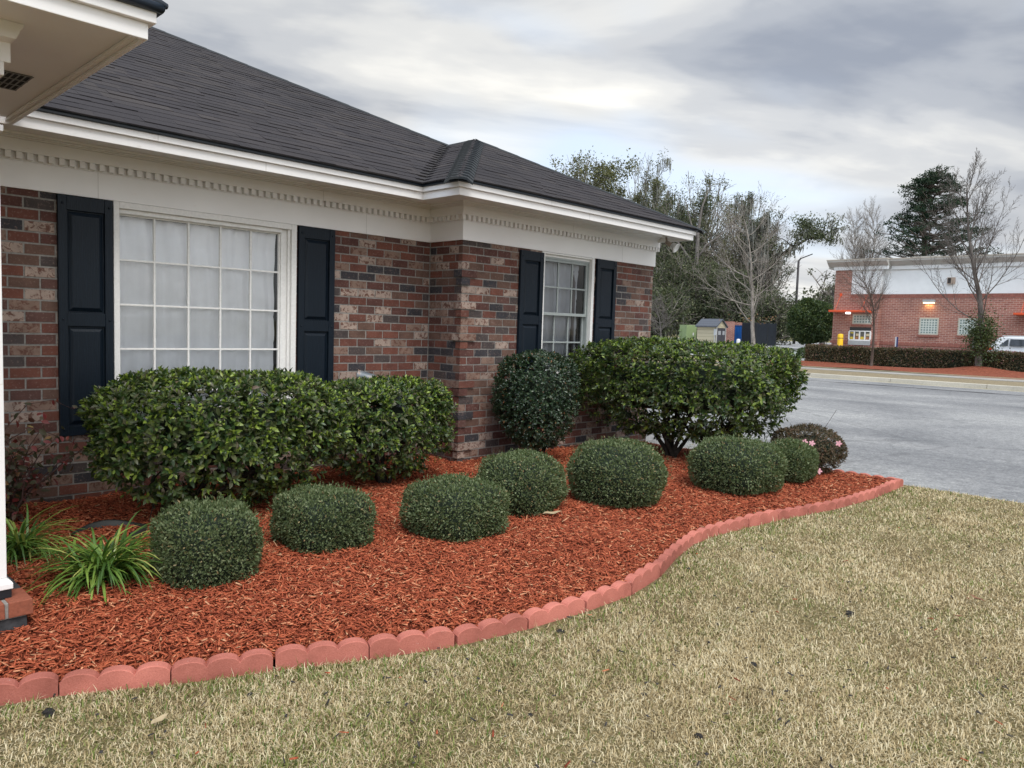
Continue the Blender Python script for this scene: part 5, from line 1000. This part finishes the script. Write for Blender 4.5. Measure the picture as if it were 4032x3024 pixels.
k = 2600; yy = rng.uniform(yb2, ya, k); m_ = rng.uniform(0, 1, k) < .35 + .4 * np.sin(yy * .8) ** 2; pos = np.stack([rng.uniform(hx - .5, hx + .5, k), yy, hz(yy) + rng.uniform(0, .07, k)], 1)[m_]; leafmesh('pink_tips', pos, rng.normal(0, 1, (len(pos), 3)) + np.array([0, 0, 1]), rng.normal(0, 1, (len(pos), 3)), rng.uniform(.05, .09, len(pos)), .4, mLorP, root)
b = MB(); b.box(hx - .46, hx + .46, yb2, ya - .12, -.05, .90); b.build('dark_core', mBoxCore, root)  # solid block, coloured dark for the shade inside the hedge
# red mulch strip under it
xs = np.linspace(35.7, 42.8, 12); ysx = np.linspace(-20, float(ya) + 1.6, 60)
t = NT('far_red_mulch'); g_ = t.n('ShaderNodeNewGeometry').outputs['Position']; nn = t.noise(g_, 9, 5, .75); t.bump(nn, .6, .03); mFM = t.fin(t.ramp(nn, [(.3, (.10, .032, .02)), (.5, (.20, .062, .036)), (.75, (.31, .11, .065))]), .9, .1)
grid_sheet('hedge_mulch_bed', xs, ysx, lambda x, y: float(gz(x)) + .03 + .05 * math.sin(x * 1.7 + y * .6) + (.22 * math.exp(-((x - bpos[0]) ** 2 + (y - bpos[1]) ** 2) / 1.2)), mFM)
# ------------------------------------------------------------------ restaurant across the road
RX = 50.4; RF = RX - .45
rest = empty('restaurant', (RX, 8, .33), 'single storey red brick restaurant with white upper walls, grey cornice and orange canopies', 'building')
R2 = lambda x, y: (1773 + .1984 * x, 493.7 + .1984 * y)
def ry(x, y, X=RX): return float(PX(*R2(x, y), X)[1])
def rz_(x, y, X=RX): return float(PX(*R2(x, y), X)[2])
yL = ry(150, 700, RF); yPil = ry(330, 700, RF); yBlk = ry(655, 600, RF); zTop = rz_(340, 352, RF); zCor = rz_(340, 436, RF); zWh = rz_(340, 714, RF); zLedge = rz_(700, 1236, RX); yEnd = -26.0
print('REST', yL, yPil, yBlk, zTop, zCor, zWh, zLedge)
mWW = plain('restaurant_white_stucco', (.74, .76, .76), .85, .05, 2, .2); mCor = plain('restaurant_grey_cornice', (.40, .39, .36), .7, .06, 2); mOr = plain('orange_red_metal', (.62, .085, .025), .45, .06, 5); mGB = plain('grey_box_metal', (.33, .34, .34), .6, .1, 5)
b = MB(); b.box(RF, RX + 14, yBlk, yL, 0, zWh); b.box(RF + .0, RX + 14, yPil, yL, zWh + .001, zCor); b.box(RX, RX + 14, yEnd, yBlk - .001, 0, zWh - .002)
b.build('brick_wall', mFarB, rest)
b = MB(); b.box(RF + .01, RX + 13.9, yBlk, yPil - .001, zWh + .001, zCor); b.box(RX + .01, RX + 13.9, yEnd, yBlk - .001, zWh, zCor); b.build('white_upper_wall', mWW, rest)
b = MB(); b.box(RF + .004, RX, yBlk + .001, yPil - .002, zWh - .22, zWh - .002) if 0 else None
def cornice(b, X, y0, y1, zc, zt, dl):
    h = zt - zc
    for (a, z0, z1) in ((.06, zc, zc + h * .22), (.14, zc + h * .22, zc + h * .30)): b.box(X - a, X + 2, y0 - dl * a, y1 + a, z0, z1 - .001)
b = MB(); h = zTop - zCor
for X, y0, y1, e0 in ((RF, yBlk, yL, 1), (RX, yEnd, yBlk - .5, 0)):
    b.prism([(X - .06, zCor + .001), (X - .06, zCor + h * .25), (X - .12, zCor + h * .26), (X - .14, zCor + h * .34), (X - .25, zCor + h * .5), (X - .42, zCor + h * .80), (X - .46, zCor + h * .81), (X - .46, zTop), (X + 3, zTop), (X + 3, zCor + .001)], 'y', y0 - (.4 if e0 else 0), y1 + (.42 if e0 else .52))
cm = b.build('cornice', mCor, rest)
b = MB(); b.box(RF - .09, RF - .061, yBlk - .43, yL + .1, zCor - .10, zCor + h * .24); b.box(RX - .09, RX - .061, yEnd, yBlk - .44, zCor - .10, zCor + h * .24); b.build('cornice_band', mWW, rest)
b = MB(); b.box(RF - .48, RF + 3, yBlk - .42, yL + .45, zTop + .001, zTop + .07); b.box(RX - .48, RX + 3, yEnd, yBlk - .43, zTop + .001, zTop + .07); b.build('roof_coping', plain('tan_coping', (.42, .38, .32), .6), rest)
b = MB(); b.box(RF - .07, RF + .01, yBlk + .005, yL + .08, zLedge - .16, zLedge); b.box(RX - .07, RX + .01, yEnd, yBlk - .07, zLedge - .161, zLedge - .001); b.box(RX - .02, RX, yEnd, yBlk - .01, zWh - .24, zWh - .003); b.box(RF - .02, RF, yBlk + .01, yPil - .01, zWh - .24, zWh - .003); b.build('soldier_course', plain('soldier_course_brick', (.27, .105, .08), .9, .3, 12), rest)
mGBl = plain('glass_block', (.20, .26, .25), .15, .35, 9, .8);
def gblock(x0, x1, y0, y1, X, nx, nz):
    a, c = ry(x0, (y0 + y1) / 2, X), ry(x1, (y0 + y1) / 2, X); z1, z0 = rz_((x0 + x1) / 2, y0, X), rz_((x0 + x1) / 2, y1, X)
    f = MB(); fw = .07; f.box(X - .02, X + .05, c - fw, a + fw, z0 - fw, z0); f.box(X - .02, X + .05, c - fw, a + fw, z1, z1 + fw); f.box(X - .0202, X + .05, c - fw, c, z0, z1); f.box(X - .0202, X + .05, a, a + fw, z0, z1); w = f.build('window', plain('beige_frame', (.45, .43, .36), .6), rest)
    g = MB()
    for i in range(nx):
        for j in range(nz):
            u0, u1 = c + (a - c) * (i + .07) / nx, c + (a - c) * (i + .93) / nx; v0, v1 = z0 + (z1 - z0) * (j + .07) / nz, z0 + (z1 - z0) * (j + .93) / nz; g.hexa([(X - .012, u0 + .02, v0 + .02), (X - .012, u1 - .02, v0 + .02), (X + .03, u1, v0), (X + .03, u0, v0)], [(X - .012, u0 + .02, v1 - .02), (X - .012, u1 - .02, v1 - .02), (X + .03, u1, v1), (X + .03, u0, v1)])
    g.build('glass_blocks', mGBl, w); g = MB(); g.box(X - .004, X - .001, c, a, z0, z1); g.build('grout_panel', plain('pale_grout', (.50, .54, .50), .8), w)
    g = MB(); g.box(X - .08, X + .0, c - .12, a + .12, z0 - .20, z0 - .075); g.build('brick_sill', plain('soldier_course_brick', (.27, .105, .08)), w)
gblock(1085, 1268, 985, 1145, RX, 6, 6); gblock(1508, 1690, 990, 1152, RX, 6, 6); gblock(357, 543, 945, 1030, RF, 6, 3)
# drive through window
X = RF; a, c = ry(312, 1160, X), ry(543, 1160, X); z = lambda v: rz_(430, v, X)
f = MB(); f.box(X - .10, X, c, a, z(1122), z(1112)); f.box(X - .10, X, c, a, z(1222), z(1208))
for k in range(5): yy = c + (a - c) * k / 4; f.box(X - .0995, X, yy - .035, yy + .035, z(1208) + .001, z(1122) - .001)
w = f.build('drive_through_window', plain('white_window_frame', (.74, .74, .72), .5), rest)
f = MB(); f.box(X - .02, X - .001, c, a, z(1208), z(1122)); f.build('glass_pane', plain('dim_window_glass', (.10, .095, .08), .15, .3, 2, .8), w)
cols = [(.55, .42, .05), (.40, .20, .08), (.60, .50, .12), (.30, .10, .05), (.62, .45, .06), (.33, .24, .16), (.58, .50, .08)]
f = MB()
for k, (u, v, ww, hh) in enumerate([(.05, .02, .17, .3), (.30, .02, .17, .34), (.32, .45, .15, .3), (.54, .02, .18, .34), (.78, .02, .18, .32), (.8, .45, .16, .3), (.06, .75, .15, .16)]): y0 = a - (a - c) * u; f.cur = k % 3; f.box(X - .028 - .001 * k, X - .021, y0 - (a - c) * ww, y0, z(1208) + (z(1122) - z(1208)) * v, z(1208) + (z(1122) - z(1208)) * (v + hh))
o = f.build('food_poster', [plain('poster_yellow', (.62, .46, .05), .5), plain('poster_brown', (.36, .16, .07), .5), plain('poster_cream', (.62, .50, .30), .5)], w)
f = MB(); f.box(X - .11, X, c - .03, a + .03, z(1268), z(1222) - .001); f.build('serving_shelf', mGB, w); f = MB(); f.box(X - .01, X + .0, c, a, z(1112) + .002, z(1075)); f.build('dark_transom', plain('dark_glass', (.03, .03, .032), .2), w)
def canopy(x0, x1, yt, yb_, X, lit):
    a, c = ry(x0, yt, X), ry(x1, yt, X); zt, zb = rz_((x0 + x1) / 2, yt, X), rz_((x0 + x1) / 2, yb_, X); f = MB(); f.box(X - 1.0, X - .001, c, a, zb, zt); o = f.build('canopy', mOr, rest, bevel=.02)
    f = MB(); f.tube([(X - .01, a - .35, zt + 1.0), (X - .85, a - .35, zt)], [.016, .016], 6); f.box(X - .03, X, a - .43, a - .27, zt + .92, zt + 1.1); f.build('tie_rod', mOr, o); f = MB(); f.tube([(X - .01, c + .35, zt + 1.0), (X - .85, c + .35, zt)], [.016, .016], 6); f.build('tie_rod', mOr, o); return o, a, c, zb
_, a, c, zb = canopy(150, 560, 893, 915, RF, 1); f = MB(); f.lathe([(.001, 0), (.16, .0), (.14, .10), (.001, .10)], 12, (RF - .6, a - (a - c) * .47, zb - .10)); f.build('canopy_lamp', emit('lit_lamp_white', (1, .97, .9), 3.0), rest)
canopy(2138, 2420, 925, 948, RX, 0)
# wall lamps, unit boxes
yy, zz = ry(1186, 805), rz_(1186, 800); f = MB(); f.box(RX - .28, RX, yy - .32, yy + .32, zz - .02, zz + .14); l = f.build('wall_lamp', mGB, rest); f = MB(); f.box(RX - .26, RX - .03, yy - .29, yy + .29, zz - .10, zz - .021); f.build('lamp_glass', emit('lit_lamp_warm', (1, .80, .42), 1.8), l)
ll = bpy.data.lights.new('wall_lamp_light', 'AREA'); ll.energy = 4; ll.size = .4; ll.color = (1, .65, .25); lo = bpy.data.objects.new('wall_lamp_light', ll); COL.objects.link(lo); lo.location = (RX - .2, yy, zz - .15); lo.parent = rest; lo.matrix_parent_inverse = Matrix.Translation(rest.location).inverted()
yy, zz = ry(1425, 568), rz_(1425, 568); f = MB(); f.box(RX - .15, RX + .01, yy - .20, yy + .20, zz - .19, zz + .19); f.build('wall_vent_box', plain('tan_vent', (.36, .28, .22), .6), rest); f = MB(); f.box(RX - .16, RX - .151, yy + .0, yy + .17, zz - .15, zz + .15); f.build('vent_opening', mDarkRoom, rest)
a, c = ry(1662, 1260, RX), ry(1692, 1260, RX); f = MB(); f.box(RX - .25, RX, c, a, rz_(1675, 1310), rz_(1675, 1200)); f.build('meter_box', mGB, rest, bevel=.02)
a, c = float(PX(*R2(995, 320), RX + 5)[1]), float(PX(*R2(1285, 320), RX + 5)[1]); zt = float(PX(*R2(1130, 300), RX + 5)[2]); f = MB(); f.box(RX + 5, RX + 7, c, a, zTop - .8, zt); u_ = f.build('rooftop_unit', plain('beige_roof_unit', (.42, .40, .35), .6), rest); f = MB()
for s0, s1 in ((.06, .27), (.60, .82), (.88, .97)): f.box(RX + 4.97, RX + 4.999, a - (a - c) * s1, a - (a - c) * s0, zt - .38, zt - .10)
f.build('unit_grille', mDarkRoom, u_)
f = MB(); f.box(RX + .5, RX + 13, yEnd, yL - .5, zTop - .5, zTop - .3); f.build('flat_roof', mGB, rest)
# bollards, drive lane post
q = PX(1791 + 23.5, 757, RF - 1.6)
def bollard(xD, yT, X, r, mat, mat2, lab, name='bollard', zb=None):
    p = PX(xD, yT, X); z0 = float(gz(X)); h = p[2]; root = empty(name, (p[0], p[1], z0), lab, 'bollard'); b = MB(); b.lathe([(r, z0 - .05), (r, h - r * .5), (r * .8, h - r * .15), (.001, h)], 16, (p[0], p[1], 0)); b.build('post', mat, root, True); b = MB(); b.lathe([(r + .001, h - .30), (r + .004, h - .295), (r + .004, h - .26), (r + .001, h - .255)], 16, (p[0], p[1], 0)); b.build('band', mat2, root, True)
mYel = plain('safety_yellow', (.78, .46, .012), .45, .06, 8)
bollard(1815.9, 720.8, 48.6, .17, mYel, plain('dark_band', (.10, .07, .02), .5), 'yellow safety bollard left of the drive through window')
a, c = ry(808, 1240, 48.0), ry(836, 1240, 48.0); zt = rz_(822, 1180, 48.0); root = empty('lane_sign_post', (48.0, (a + c) / 2, float(gz(48))), 'small grey and blue lane sign on a short post in front of the restaurant wall', 'sign'); b = MB(); b.box(48.0, 48.06, c + (a - c) * .45, a, rz_(822, 1285, 48.0), zt); b.build('sign_panel', plain('pale_grey_sign', (.50, .52, .54), .5), root); b = MB(); b.box(47.99, 48.07, c, c + (a - c) * .44, float(gz(48)) - .1, zt); b.build('post', plain('dark_blue_post', (.015, .03, .12), .5), root)
# ------------------------------------------------------------------ white car
R2p = lambda x, y, X: PX(*R2(x, y), X)
CXX = 45.6; y_r = float(R2p(1842, 1330, CXX)[1]) + .25; zr = float(R2p(2150, 1176, CXX)[2]); zg = float(gz(46.5)); print('CAR', y_r, zr, zg)
car = empty('parked_car', (CXX + .88, y_r - 2.1, zg), 'white compact crossover seen from its side at the right, behind the bronze hedge', 'car')
Hc = zr - zg; Lc = 4.3; mCar = plain('white_car_paint', (.66, .68, .70), .22, .03, 1, .6); mTy = plain('black_tyre', (.02, .02, .02), .8); mTint = plain('tinted_glass', (.03, .035, .04), .08, .1, 1, .8)
def carx(prof_s, prof_z): pass
# side outline: s from rear (0) to front (4.3), z above ground
out = [(.05, .35), (.0, .55), (.03, .80), (.10, .95), (.16, 1.02), (.42, 1.36), (.58, 1.50), (.85, 1.545), (1.5, 1.56), (2.1, 1.52), (2.45, 1.44), (3.15, 1.05), (3.6, .98), (4.0, .90), (4.22, .75), (4.3, .55), (4.25, .32), (3.75, .25), (.45, .25)]
sc = Hc / 1.56; out = [(s, z_ * sc) for s, z_ in out]; b = MB(); nP = len(out)
def wid(s, z_): t_ = max(0, (z_ / sc - .95) / .61); e = min(1, min(s, Lc - s) / .5); return (.88 - .20 * t_ ** 1.2) * (.86 + .14 * math.sqrt(max(0, e)))
V_ = []
for sgn in (-1, 1):
    for s, z_ in out: V_.append((CXX + .88 + sgn * wid(s, z_), y_r - s, zg + z_))
b.add(V_, [tuple(range(nP)), tuple(range(2 * nP - 1, nP - 1, -1))] + [(i, i + nP, (i + 1) % nP + nP, (i + 1) % nP) for i in range(nP)]); b.build('body', mCar, car, bevel=.05)
def side_panel(name, poly, mat, inset, parent=car):
    n_ = len(poly)
    for sgn in (-1, 1):
        b = MB()
        V2 = [(CXX + .88 + sgn * (wid(s, z_ * sc) + inset), y_r - s, zg + z_ * sc) for s, z_ in poly]; b.add(V2, [tuple(range(n_)) if sgn < 0 else tuple(range(n_ - 1, -1, -1))]); b.build(name, mat, parent)
side_panel('window', [(.62, 1.08), (.95, 1.40), (1.02, 1.42), (1.02, 1.09)], mTint, .012); side_panel('window', [(1.09, 1.09), (1.09, 1.425), (1.85, 1.43), (1.85, 1.10)], mTint, .012); side_panel('window', [(1.92, 1.10), (1.92, 1.43), (2.3, 1.38), (2.9, 1.10)], mTint, .012)
side_panel('tail_light', [(.03, .84), (.10, 1.0), (.42, 1.02), (.34, .88)], plain('red_tail_light', (.50, .035, .012), .2, .1, 9, .6), .012)
b = MB(); b.add([(CXX + .30, y_r - .135, zg + 1.04 * sc), (CXX + 1.46, y_r - .135, zg + 1.04 * sc), (CXX + 1.40, y_r - .42, zg + 1.40 * sc), (CXX + .36, y_r - .42, zg + 1.40 * sc)], [(0, 1, 2, 3)]); b.build('rear_window', mTint, car)
for sgn in (-1, 1): b = MB(); b.box(CXX + .88 + sgn * .60 - .02, CXX + .88 + sgn * .60 + .02, y_r - 2.2, y_r - .7, zg + 1.56 * sc, zg + 1.60 * sc); b.build('roof_rail', plain('silver_rail', (.45, .46, .47), .35), car, bevel=.01)
for s in (.78, 3.42):
    for sgn in (-1, 1):
        xw = CXX + .88 + sgn * .80; b = MB(); b.lathe([(.20, -.11), (.31, -.11), (.335, -.08), (.335, .08), (.31, .11), (.20, .11)], 24, (xw, y_r - s, zg + .335), (1, 0, 0)); w = b.build('wheel', mTy, car, True); b = MB(); b.lathe([(.001, .03), (.06, .035), (.20, .09), (.21, .10)], 18, (xw, y_r - s, zg + .335), (sgn, 0, 0))
        b.build('rim', plain('silver_rail', (.45, .46, .47)), w); b = MB(); b.lathe([(.38, 0), (.40, .02), (.335, .03)], 24, (xw + sgn * .065, y_r - s, zg + .345), (sgn, 0, 0)); b.build('wheel_arch', plain('black_trim', (.03, .03, .03), .7), car, True)
# ------------------------------------------------------------------ things left of the restaurant lot
R1 = lambda x, y: (1371.5 + .1984 * x, 493.7 + .1984 * y)
fwd = np.array([FW[0], FW[1], 0]); fwd /= np.linalg.norm(fwd); rgt = np.array([RT[0], RT[1], 0]); rgt /= np.linalg.norm(rgt)
def at(x, y, d): return PD(*R1(x, y), d)
def ob(b, p, u, v, w0, w1, d0, d1, z0, z1):   # oriented box: origin p, along u from w0..w1, along v d0..d1
    c = [p + u * w0 + v * d0, p + u * w1 + v * d0, p + u * w1 + v * d1, p + u * w0 + v * d1]; b.hexa([(q[0], q[1], z0) for q in c], [(q[0], q[1], z1) for q in c]); return b
# shed: long side faces left-front, gable with doors faces right
DS = 66; pA = at(672, 1235, DS + 1.5); pB = at(878, 1235, DS); pC = at(985, 1235, DS + 2.6); u = pB - pA; u[2] = 0; LU = np.linalg.norm(u); u /= LU; v = pC - pB; v[2] = 0; LV = np.linalg.norm(v); v /= LV; zb = float(gz(pB[0])); ze = at(878, 1062, DS)[2]; zr_ = at(820, 982, DS + 1)[2]; p0 = np.array([pA[0], pA[1], 0])
shed = empty('garden_shed', (pB[0], pB[1], zb), 'small beige sided shed with dark grey shingle roof and dark double doors', 'shed'); print('SHED', LU, LV, ze - zb, zr_ - zb)
b = MB(); ob(b, p0, u, v, 0, LU, 0, LV, zb - .1, ze); gm = p0 + u * LU + v * LV / 2
for w in (0.0, LU): a_, b_, c_ = p0 + u * w, p0 + u * w + v * LV, p0 + u * w + v * LV / 2; e = u * .02; b.add([(a_[0], a_[1], ze), (b_[0], b_[1], ze), (c_[0], c_[1], zr_ - .12), (a_[0] - e[0], a_[1] - e[1], ze), (b_[0] - e[0], b_[1] - e[1], ze), (c_[0] - e[0], c_[1] - e[1], zr_ - .12)], [(0, 1, 2), (5, 4, 3)])
b.build('wall', striped('beige_lap_siding', (.50, .45, .31), (.25, .22, .15), 'Z', 1.05), shed)
b = MB()
for sg in (0, 1):
    e0 = p0 + v * (LV * sg) + v * (-.25 if sg == 0 else .25) - u * .15; r0 = p0 + v * LV / 2 - u * .15; e1 = e0 + u * (LU + .3); r1 = r0 + u * (LU + .3); zlo = ze - .10
    b.hexa([(e0[0], e0[1], zlo), (e1[0], e1[1], zlo), (r1[0], r1[1], zr_ - .08), (r0[0], r0[1], zr_ - .08)], [(e0[0], e0[1], zlo + .09), (e1[0], e1[1], zlo + .09), (r1[0], r1[1], zr_ + .02), (r0[0], r0[1], zr_ + .02)])
b.build('roof', striped('slate_grey_shed_roof', (.085, .095, .115), (.04, .045, .055), 'Z', 1.6), shed)
b = MB(); q = p0 + u * LU; ob(b, q, v, u, LV * .10, LV * .49, .002, .05, zb, ze - .15); ob(b, q, v, u, LV * .51, LV * .90, .002, .05, zb, ze - .15); dr_ = b.build('door', plain('dark_grey_door', (.055, .055, .065), .6), shed)
b = MB(); ob(b, q, v, u, LV * .16, LV * .43, .052, .06, ze - .75, ze - .40); ob(b, q, v, u, LV * .60, LV * .82, .052, .06, ze - .75, ze - .40); b.build('window', plain('pale_pane', (.40, .42, .44), .3), dr_)
b = MB(); ob(b, q, v, u, 0, LV * .095, .001, .03, zb, ze + .0); ob(b, q, v, u, LV * .905, LV, .001, .03, zb, ze + .0); b.build('corner_trim', plain('light_grey_trim', (.42, .42, .40), .6), shed)
b = MB(); pe_ = p0 - v * .12 + u * LU * .90; ob(b, pe_, u, v, 0, .26, 0, .1, zb + .9, zb + 1.45); ob(b, pe_, u, v, .06, .12, .02, .08, zb, zb + .9); b.build('meter_box', plain('pale_grey_box', (.50, .52, .52), .6), shed)
# green cabinet
DG = 70; pa, pb_ = at(480, 1215, DG + 1.3), at(556, 1225, DG); pc = at(668, 1220, DG + .4); zb = float(gz(pb_[0])); zt = at(556, 1048, DG)[2]; root = empty('green_cabinet', (pb_[0], pb_[1], zb), 'pale green metal container cabinet beside the shed', 'container')
b = MB(); P2 = [pa, pb_, pc, pa + (pc - pb_)]; b.hexa([(q[0], q[1], zb) for q in P2], [(q[0], q[1], zt) for q in P2]); b.build('body', plain('sage_green_metal', (.24, .32, .15), .6, .10, 1.2), root, bevel=.02)
b = MB(); u = pb_ - pa; u[2] = 0; LU = np.linalg.norm(u); u /= LU; n_ = np.array([u[1], -u[0], 0]); n_ = n_ if n_ @ (CP - pa) > 0 else -n_
for z0 in (.35, .95, 1.55): ob(b, pa, u, n_, .05, LU * .35, .001, .12, zb + z0 * (zt - zb) / 2.3, zb + (z0 + .15) * (zt - zb) / 2.3)
b.build('fork_pocket', plain('sage_green_metal', (.24, .32, .15)), root); b = MB(); u2 = pc - pb_; u2[2] = 0; L2 = np.linalg.norm(u2); u2 /= L2; n2 = np.array([u2[1], -u2[0], 0]); n2 = n2 if n2 @ (CP - pb_) > 0 else -n2
ob(b, pb_, u2, n2, L2 * .62, L2 * .72, .001, .02, zt - .95, zt - .70); b.build('notice', plain('white_notice', (.7, .7, .68), .6), root); b = MB(); ob(b, pb_, u2, n2, L2 * .60, L2 * .66, .001, .06, zt - 1.5, zt - 1.25); b.build('latch', plain('dark_metal_clip', (.03, .03, .03)), root)
# brick enclosure, blue container, dark fence panels
DB = 72; pa, pb_ = at(955, 1240, DB + .6), at(1078, 1250, DB); zb = float(gz(pb_[0])); zt = at(1015, 1010, DB)[2]; w_ = pb_ - pa; w_[2] = 0; LW = np.linalg.norm(w_); w_ /= LW; n_ = fwd
t_ = MB(); ob(t_, pa, w_, n_, 0, LW, 0, .3, zb - .1, zt); ob(t_, pa, w_, n_, 0, .3, .301, 5, zb - .1, zt - .003); ob(t_, pa, w_, n_, 0, LW * 3.2, 5.001, 5.3, zb - .1, zt - .01)
tag(t_.build('brick_enclosure', farbrick()), 'red brick refuse enclosure wall between the shed and the blue container', 'wall')
pa, pb_ = at(1083, 1240, DB + 1.6), at(1168, 1250, DB + 1.2); zt = at(1120, 1066, DB + 1.3)[2]; root = empty('blue_container', ((pa[0] + pb_[0]) / 2, (pa[1] + pb_[1]) / 2, zb), 'bright blue waste container inside the enclosure', 'container'); w_ = pb_ - pa; w_[2] = 0; LW = np.linalg.norm(w_); w_ /= LW
b = MB(); ob(b, pa, w_, fwd, 0, LW * 1.6, 0, 1.6, zb + .1, zt); mBl = plain('blue_painted_steel', (.012, .10, .34), .45, .15, 2); b.build('body', mBl, root, bevel=.03); b = MB()
for k in range(7): ob(b, pa, w_, -fwd, LW * k / 5, LW * k / 5 + .07, .001, .07, zb + .15, zt - .05)
b.build('rib', mBl, root); b = MB(); ob(b, pa, w_, fwd, -.03, LW * 1.62, -.03, 1.63, zt + .002, zt + .12); b.build('lid', plain('dark_blue_lid', (.01, .05, .16), .5), root)
mFP = striped('dark_corrugated_panel', (.030, .037, .048), (.012, .015, .020), 'X', 2.2, .5); pa, pb_, pc, pd = at(1168, 1250, DB - 1), at(1312, 1262, DB - 3.2), at(1432, 1268, DB - 2.4), at(1522, 1268, DB - 1.8); zt = at(1240, 1024, DB - 2)[2]
for (s, e, lab) in ((pa, pb_, 'left dark corrugated gate panel, beside the blue container'), (pb_, pc, 'middle dark corrugated fence panel, right of the pale tree trunk'), (pc, pd, 'right end dark corrugated fence panel')):
    w_ = e - s; w_[2] = 0; LW = np.linalg.norm(w_); w_ /= LW; n_ = np.array([w_[1], -w_[0], 0]); n_ = n_ if n_ @ (CP - s) > 0 else -n_; root = empty('fence_panel', (s[0], s[1], zb), lab, 'fence', 'dark corrugated panels of the refuse enclosure'); b = MB(); nn_ = int(LW / .13)
    for k in range(nn_): ob(b, s, w_, n_, LW * k / nn_ + .01, LW * (k + .5) / nn_, .02, .06, zb + .05, zt - .03)
    ob(b, s, w_, n_, 0, LW, -.02, .019, zb + .05, zt - .02); b.build('corrugated_sheet', plain('dark_blue_grey_metal', (.022, .028, .037), .5, .15, 3), root)
    b = MB(); ob(b, s, w_, n_, -.05, .05, -.06, .08, zb - .1, zt + .02); ob(b, s, w_, n_, LW - .05, LW + .05, -.06, .08, zb - .1, zt + .02); b.build('post', plain('dark_post', (.015, .018, .022), .5), root)
bollard(*R1(1128, 1200), 0, 0, None, None, '') if 0 else None
p = at(1128, 1200, 64); h = p[2]; z0 = float(gz(p[0])); root = empty('bollard', (p[0], p[1], z0), 'short white bollard in front of the blue container', 'bollard'); b = MB(); b.lathe([(.16, z0 - .05), (.16, h - .1), (.12, h - .03), (.001, h)], 14, (p[0], p[1], 0)); b.build('post', plain('white_post', (.72, .72, .72), .5), root, True)
# pale utility box near the evergreen
p = at(1705, 1350, 46.5); q = at(1755, 1350, 46.5); zt = p[2]; z0 = float(gz(p[0])); root = MB(); w_ = q - p; w_[2] = 0; LW = np.linalg.norm(w_); w_ /= LW; ob(root, p, w_, fwd, 0, LW, 0, .6, z0, zt); ob(root, p, w_, fwd, -.03, LW + .03, -.03, .63, zt + .001, zt + .05); tag(root.build('utility_box', plain('pale_green_grey_box', (.45, .50, .47), .6), bevel=.02), 'small pale green utility box behind the largest hedge', 'utility box')
# street lamp
DL = 88; pb_ = PD(1716.5, 712, DL); pt = PD(1727, 562, DL); z0 = float(gz(pb_[0])); top = np.array([pb_[0], pb_[1], PD(1725, 565, DL)[2]]); root = empty('street_lamp', (pb_[0], pb_[1], z0), 'tall dark street lamp with one angled head beside the mossy oaks', 'street lamp'); mLm = plain('dark_bronze_lamp', (.018, .014, .016), .5)
b = MB(); b.tube([(pb_[0], pb_[1], z0 - .1), tuple(top)], [.17, .12], 10); b.build('pole', mLm, root, True); hd = top + rgt * .75 + np.array([0, 0, .42]); b = MB(); b.tube([tuple(top), tuple(top + rgt * .2 + np.array([0, 0, .25]))], [.10, .08], 8)
b.build('arm', mLm, root); b = MB(); a_ = top + rgt * .2 + np.array([0, 0, .22]); e_ = top + rgt * 1.5 + np.array([0, 0, .78]); b.hexa([tuple(a_ - fwd * .2), tuple(e_ - fwd * .2), tuple(e_ + fwd * .2), tuple(a_ + fwd * .2)], [tuple(a_ - fwd * .2 + np.array([0, 0, .12])), tuple(e_ - fwd * .2 + np.array([0, 0, .10])), tuple(e_ + fwd * .2 + np.array([0, 0, .10])), tuple(a_ + fwd * .2 + np.array([0, 0, .12]))]); b.build('lamp_head', mLm, root)
# overhead wires seen beside the lamp
for yD, lab in ((618, 'upper thin overhead wire crossing behind the street lamp'), (649, 'lower thin overhead wire crossing behind the street lamp')):
    b = MB(); A_, B_ = PD(1560, yD - 5, 130), PD(1860, yD + 3, 130); pts = [A_ + (B_ - A_) * k / 12 + np.array([0, 0, -.4 * math.sin(math.pi * k / 12)]) for k in range(13)]; b.tube(pts, [.022] * 13, 4, False); tag(b.build('overhead_wire', plain('wire_grey', (.12, .12, .13), .6)), lab, 'wire', 'overhead wires')
# distant wooded skyline so the horizon does not read empty
n = 70000; ang = rng.uniform(-.35, 1.75, n); rad = rng.uniform(150, 210, n); x_, y_ = rad * np.cos(ang), rad * np.sin(ang); hh = 7 + 3 * np.sin(ang * 23) + 2 * np.sin(ang * 61) + 1.5 * np.sin(ang * 140); z_ = rng.uniform(0, 1, n) ** .8 * hh + 1
leafmesh('far_wood', np.stack([x_, y_, z_], 1), rng.normal(0, 1, (n, 3)), rng.normal(0, 1, (n, 3)), rng.uniform(.5, 1.1, n), .7, foliage('far_wood_leaves', [(0, (.05, .06, .04)), (1, (.10, .11, .07))], .8, .1, .1, .02), None)
tag(bpy.data.objects['far_wood'], 'far off band of low grey green woodland on the horizon', 'wood', kind='stuff')
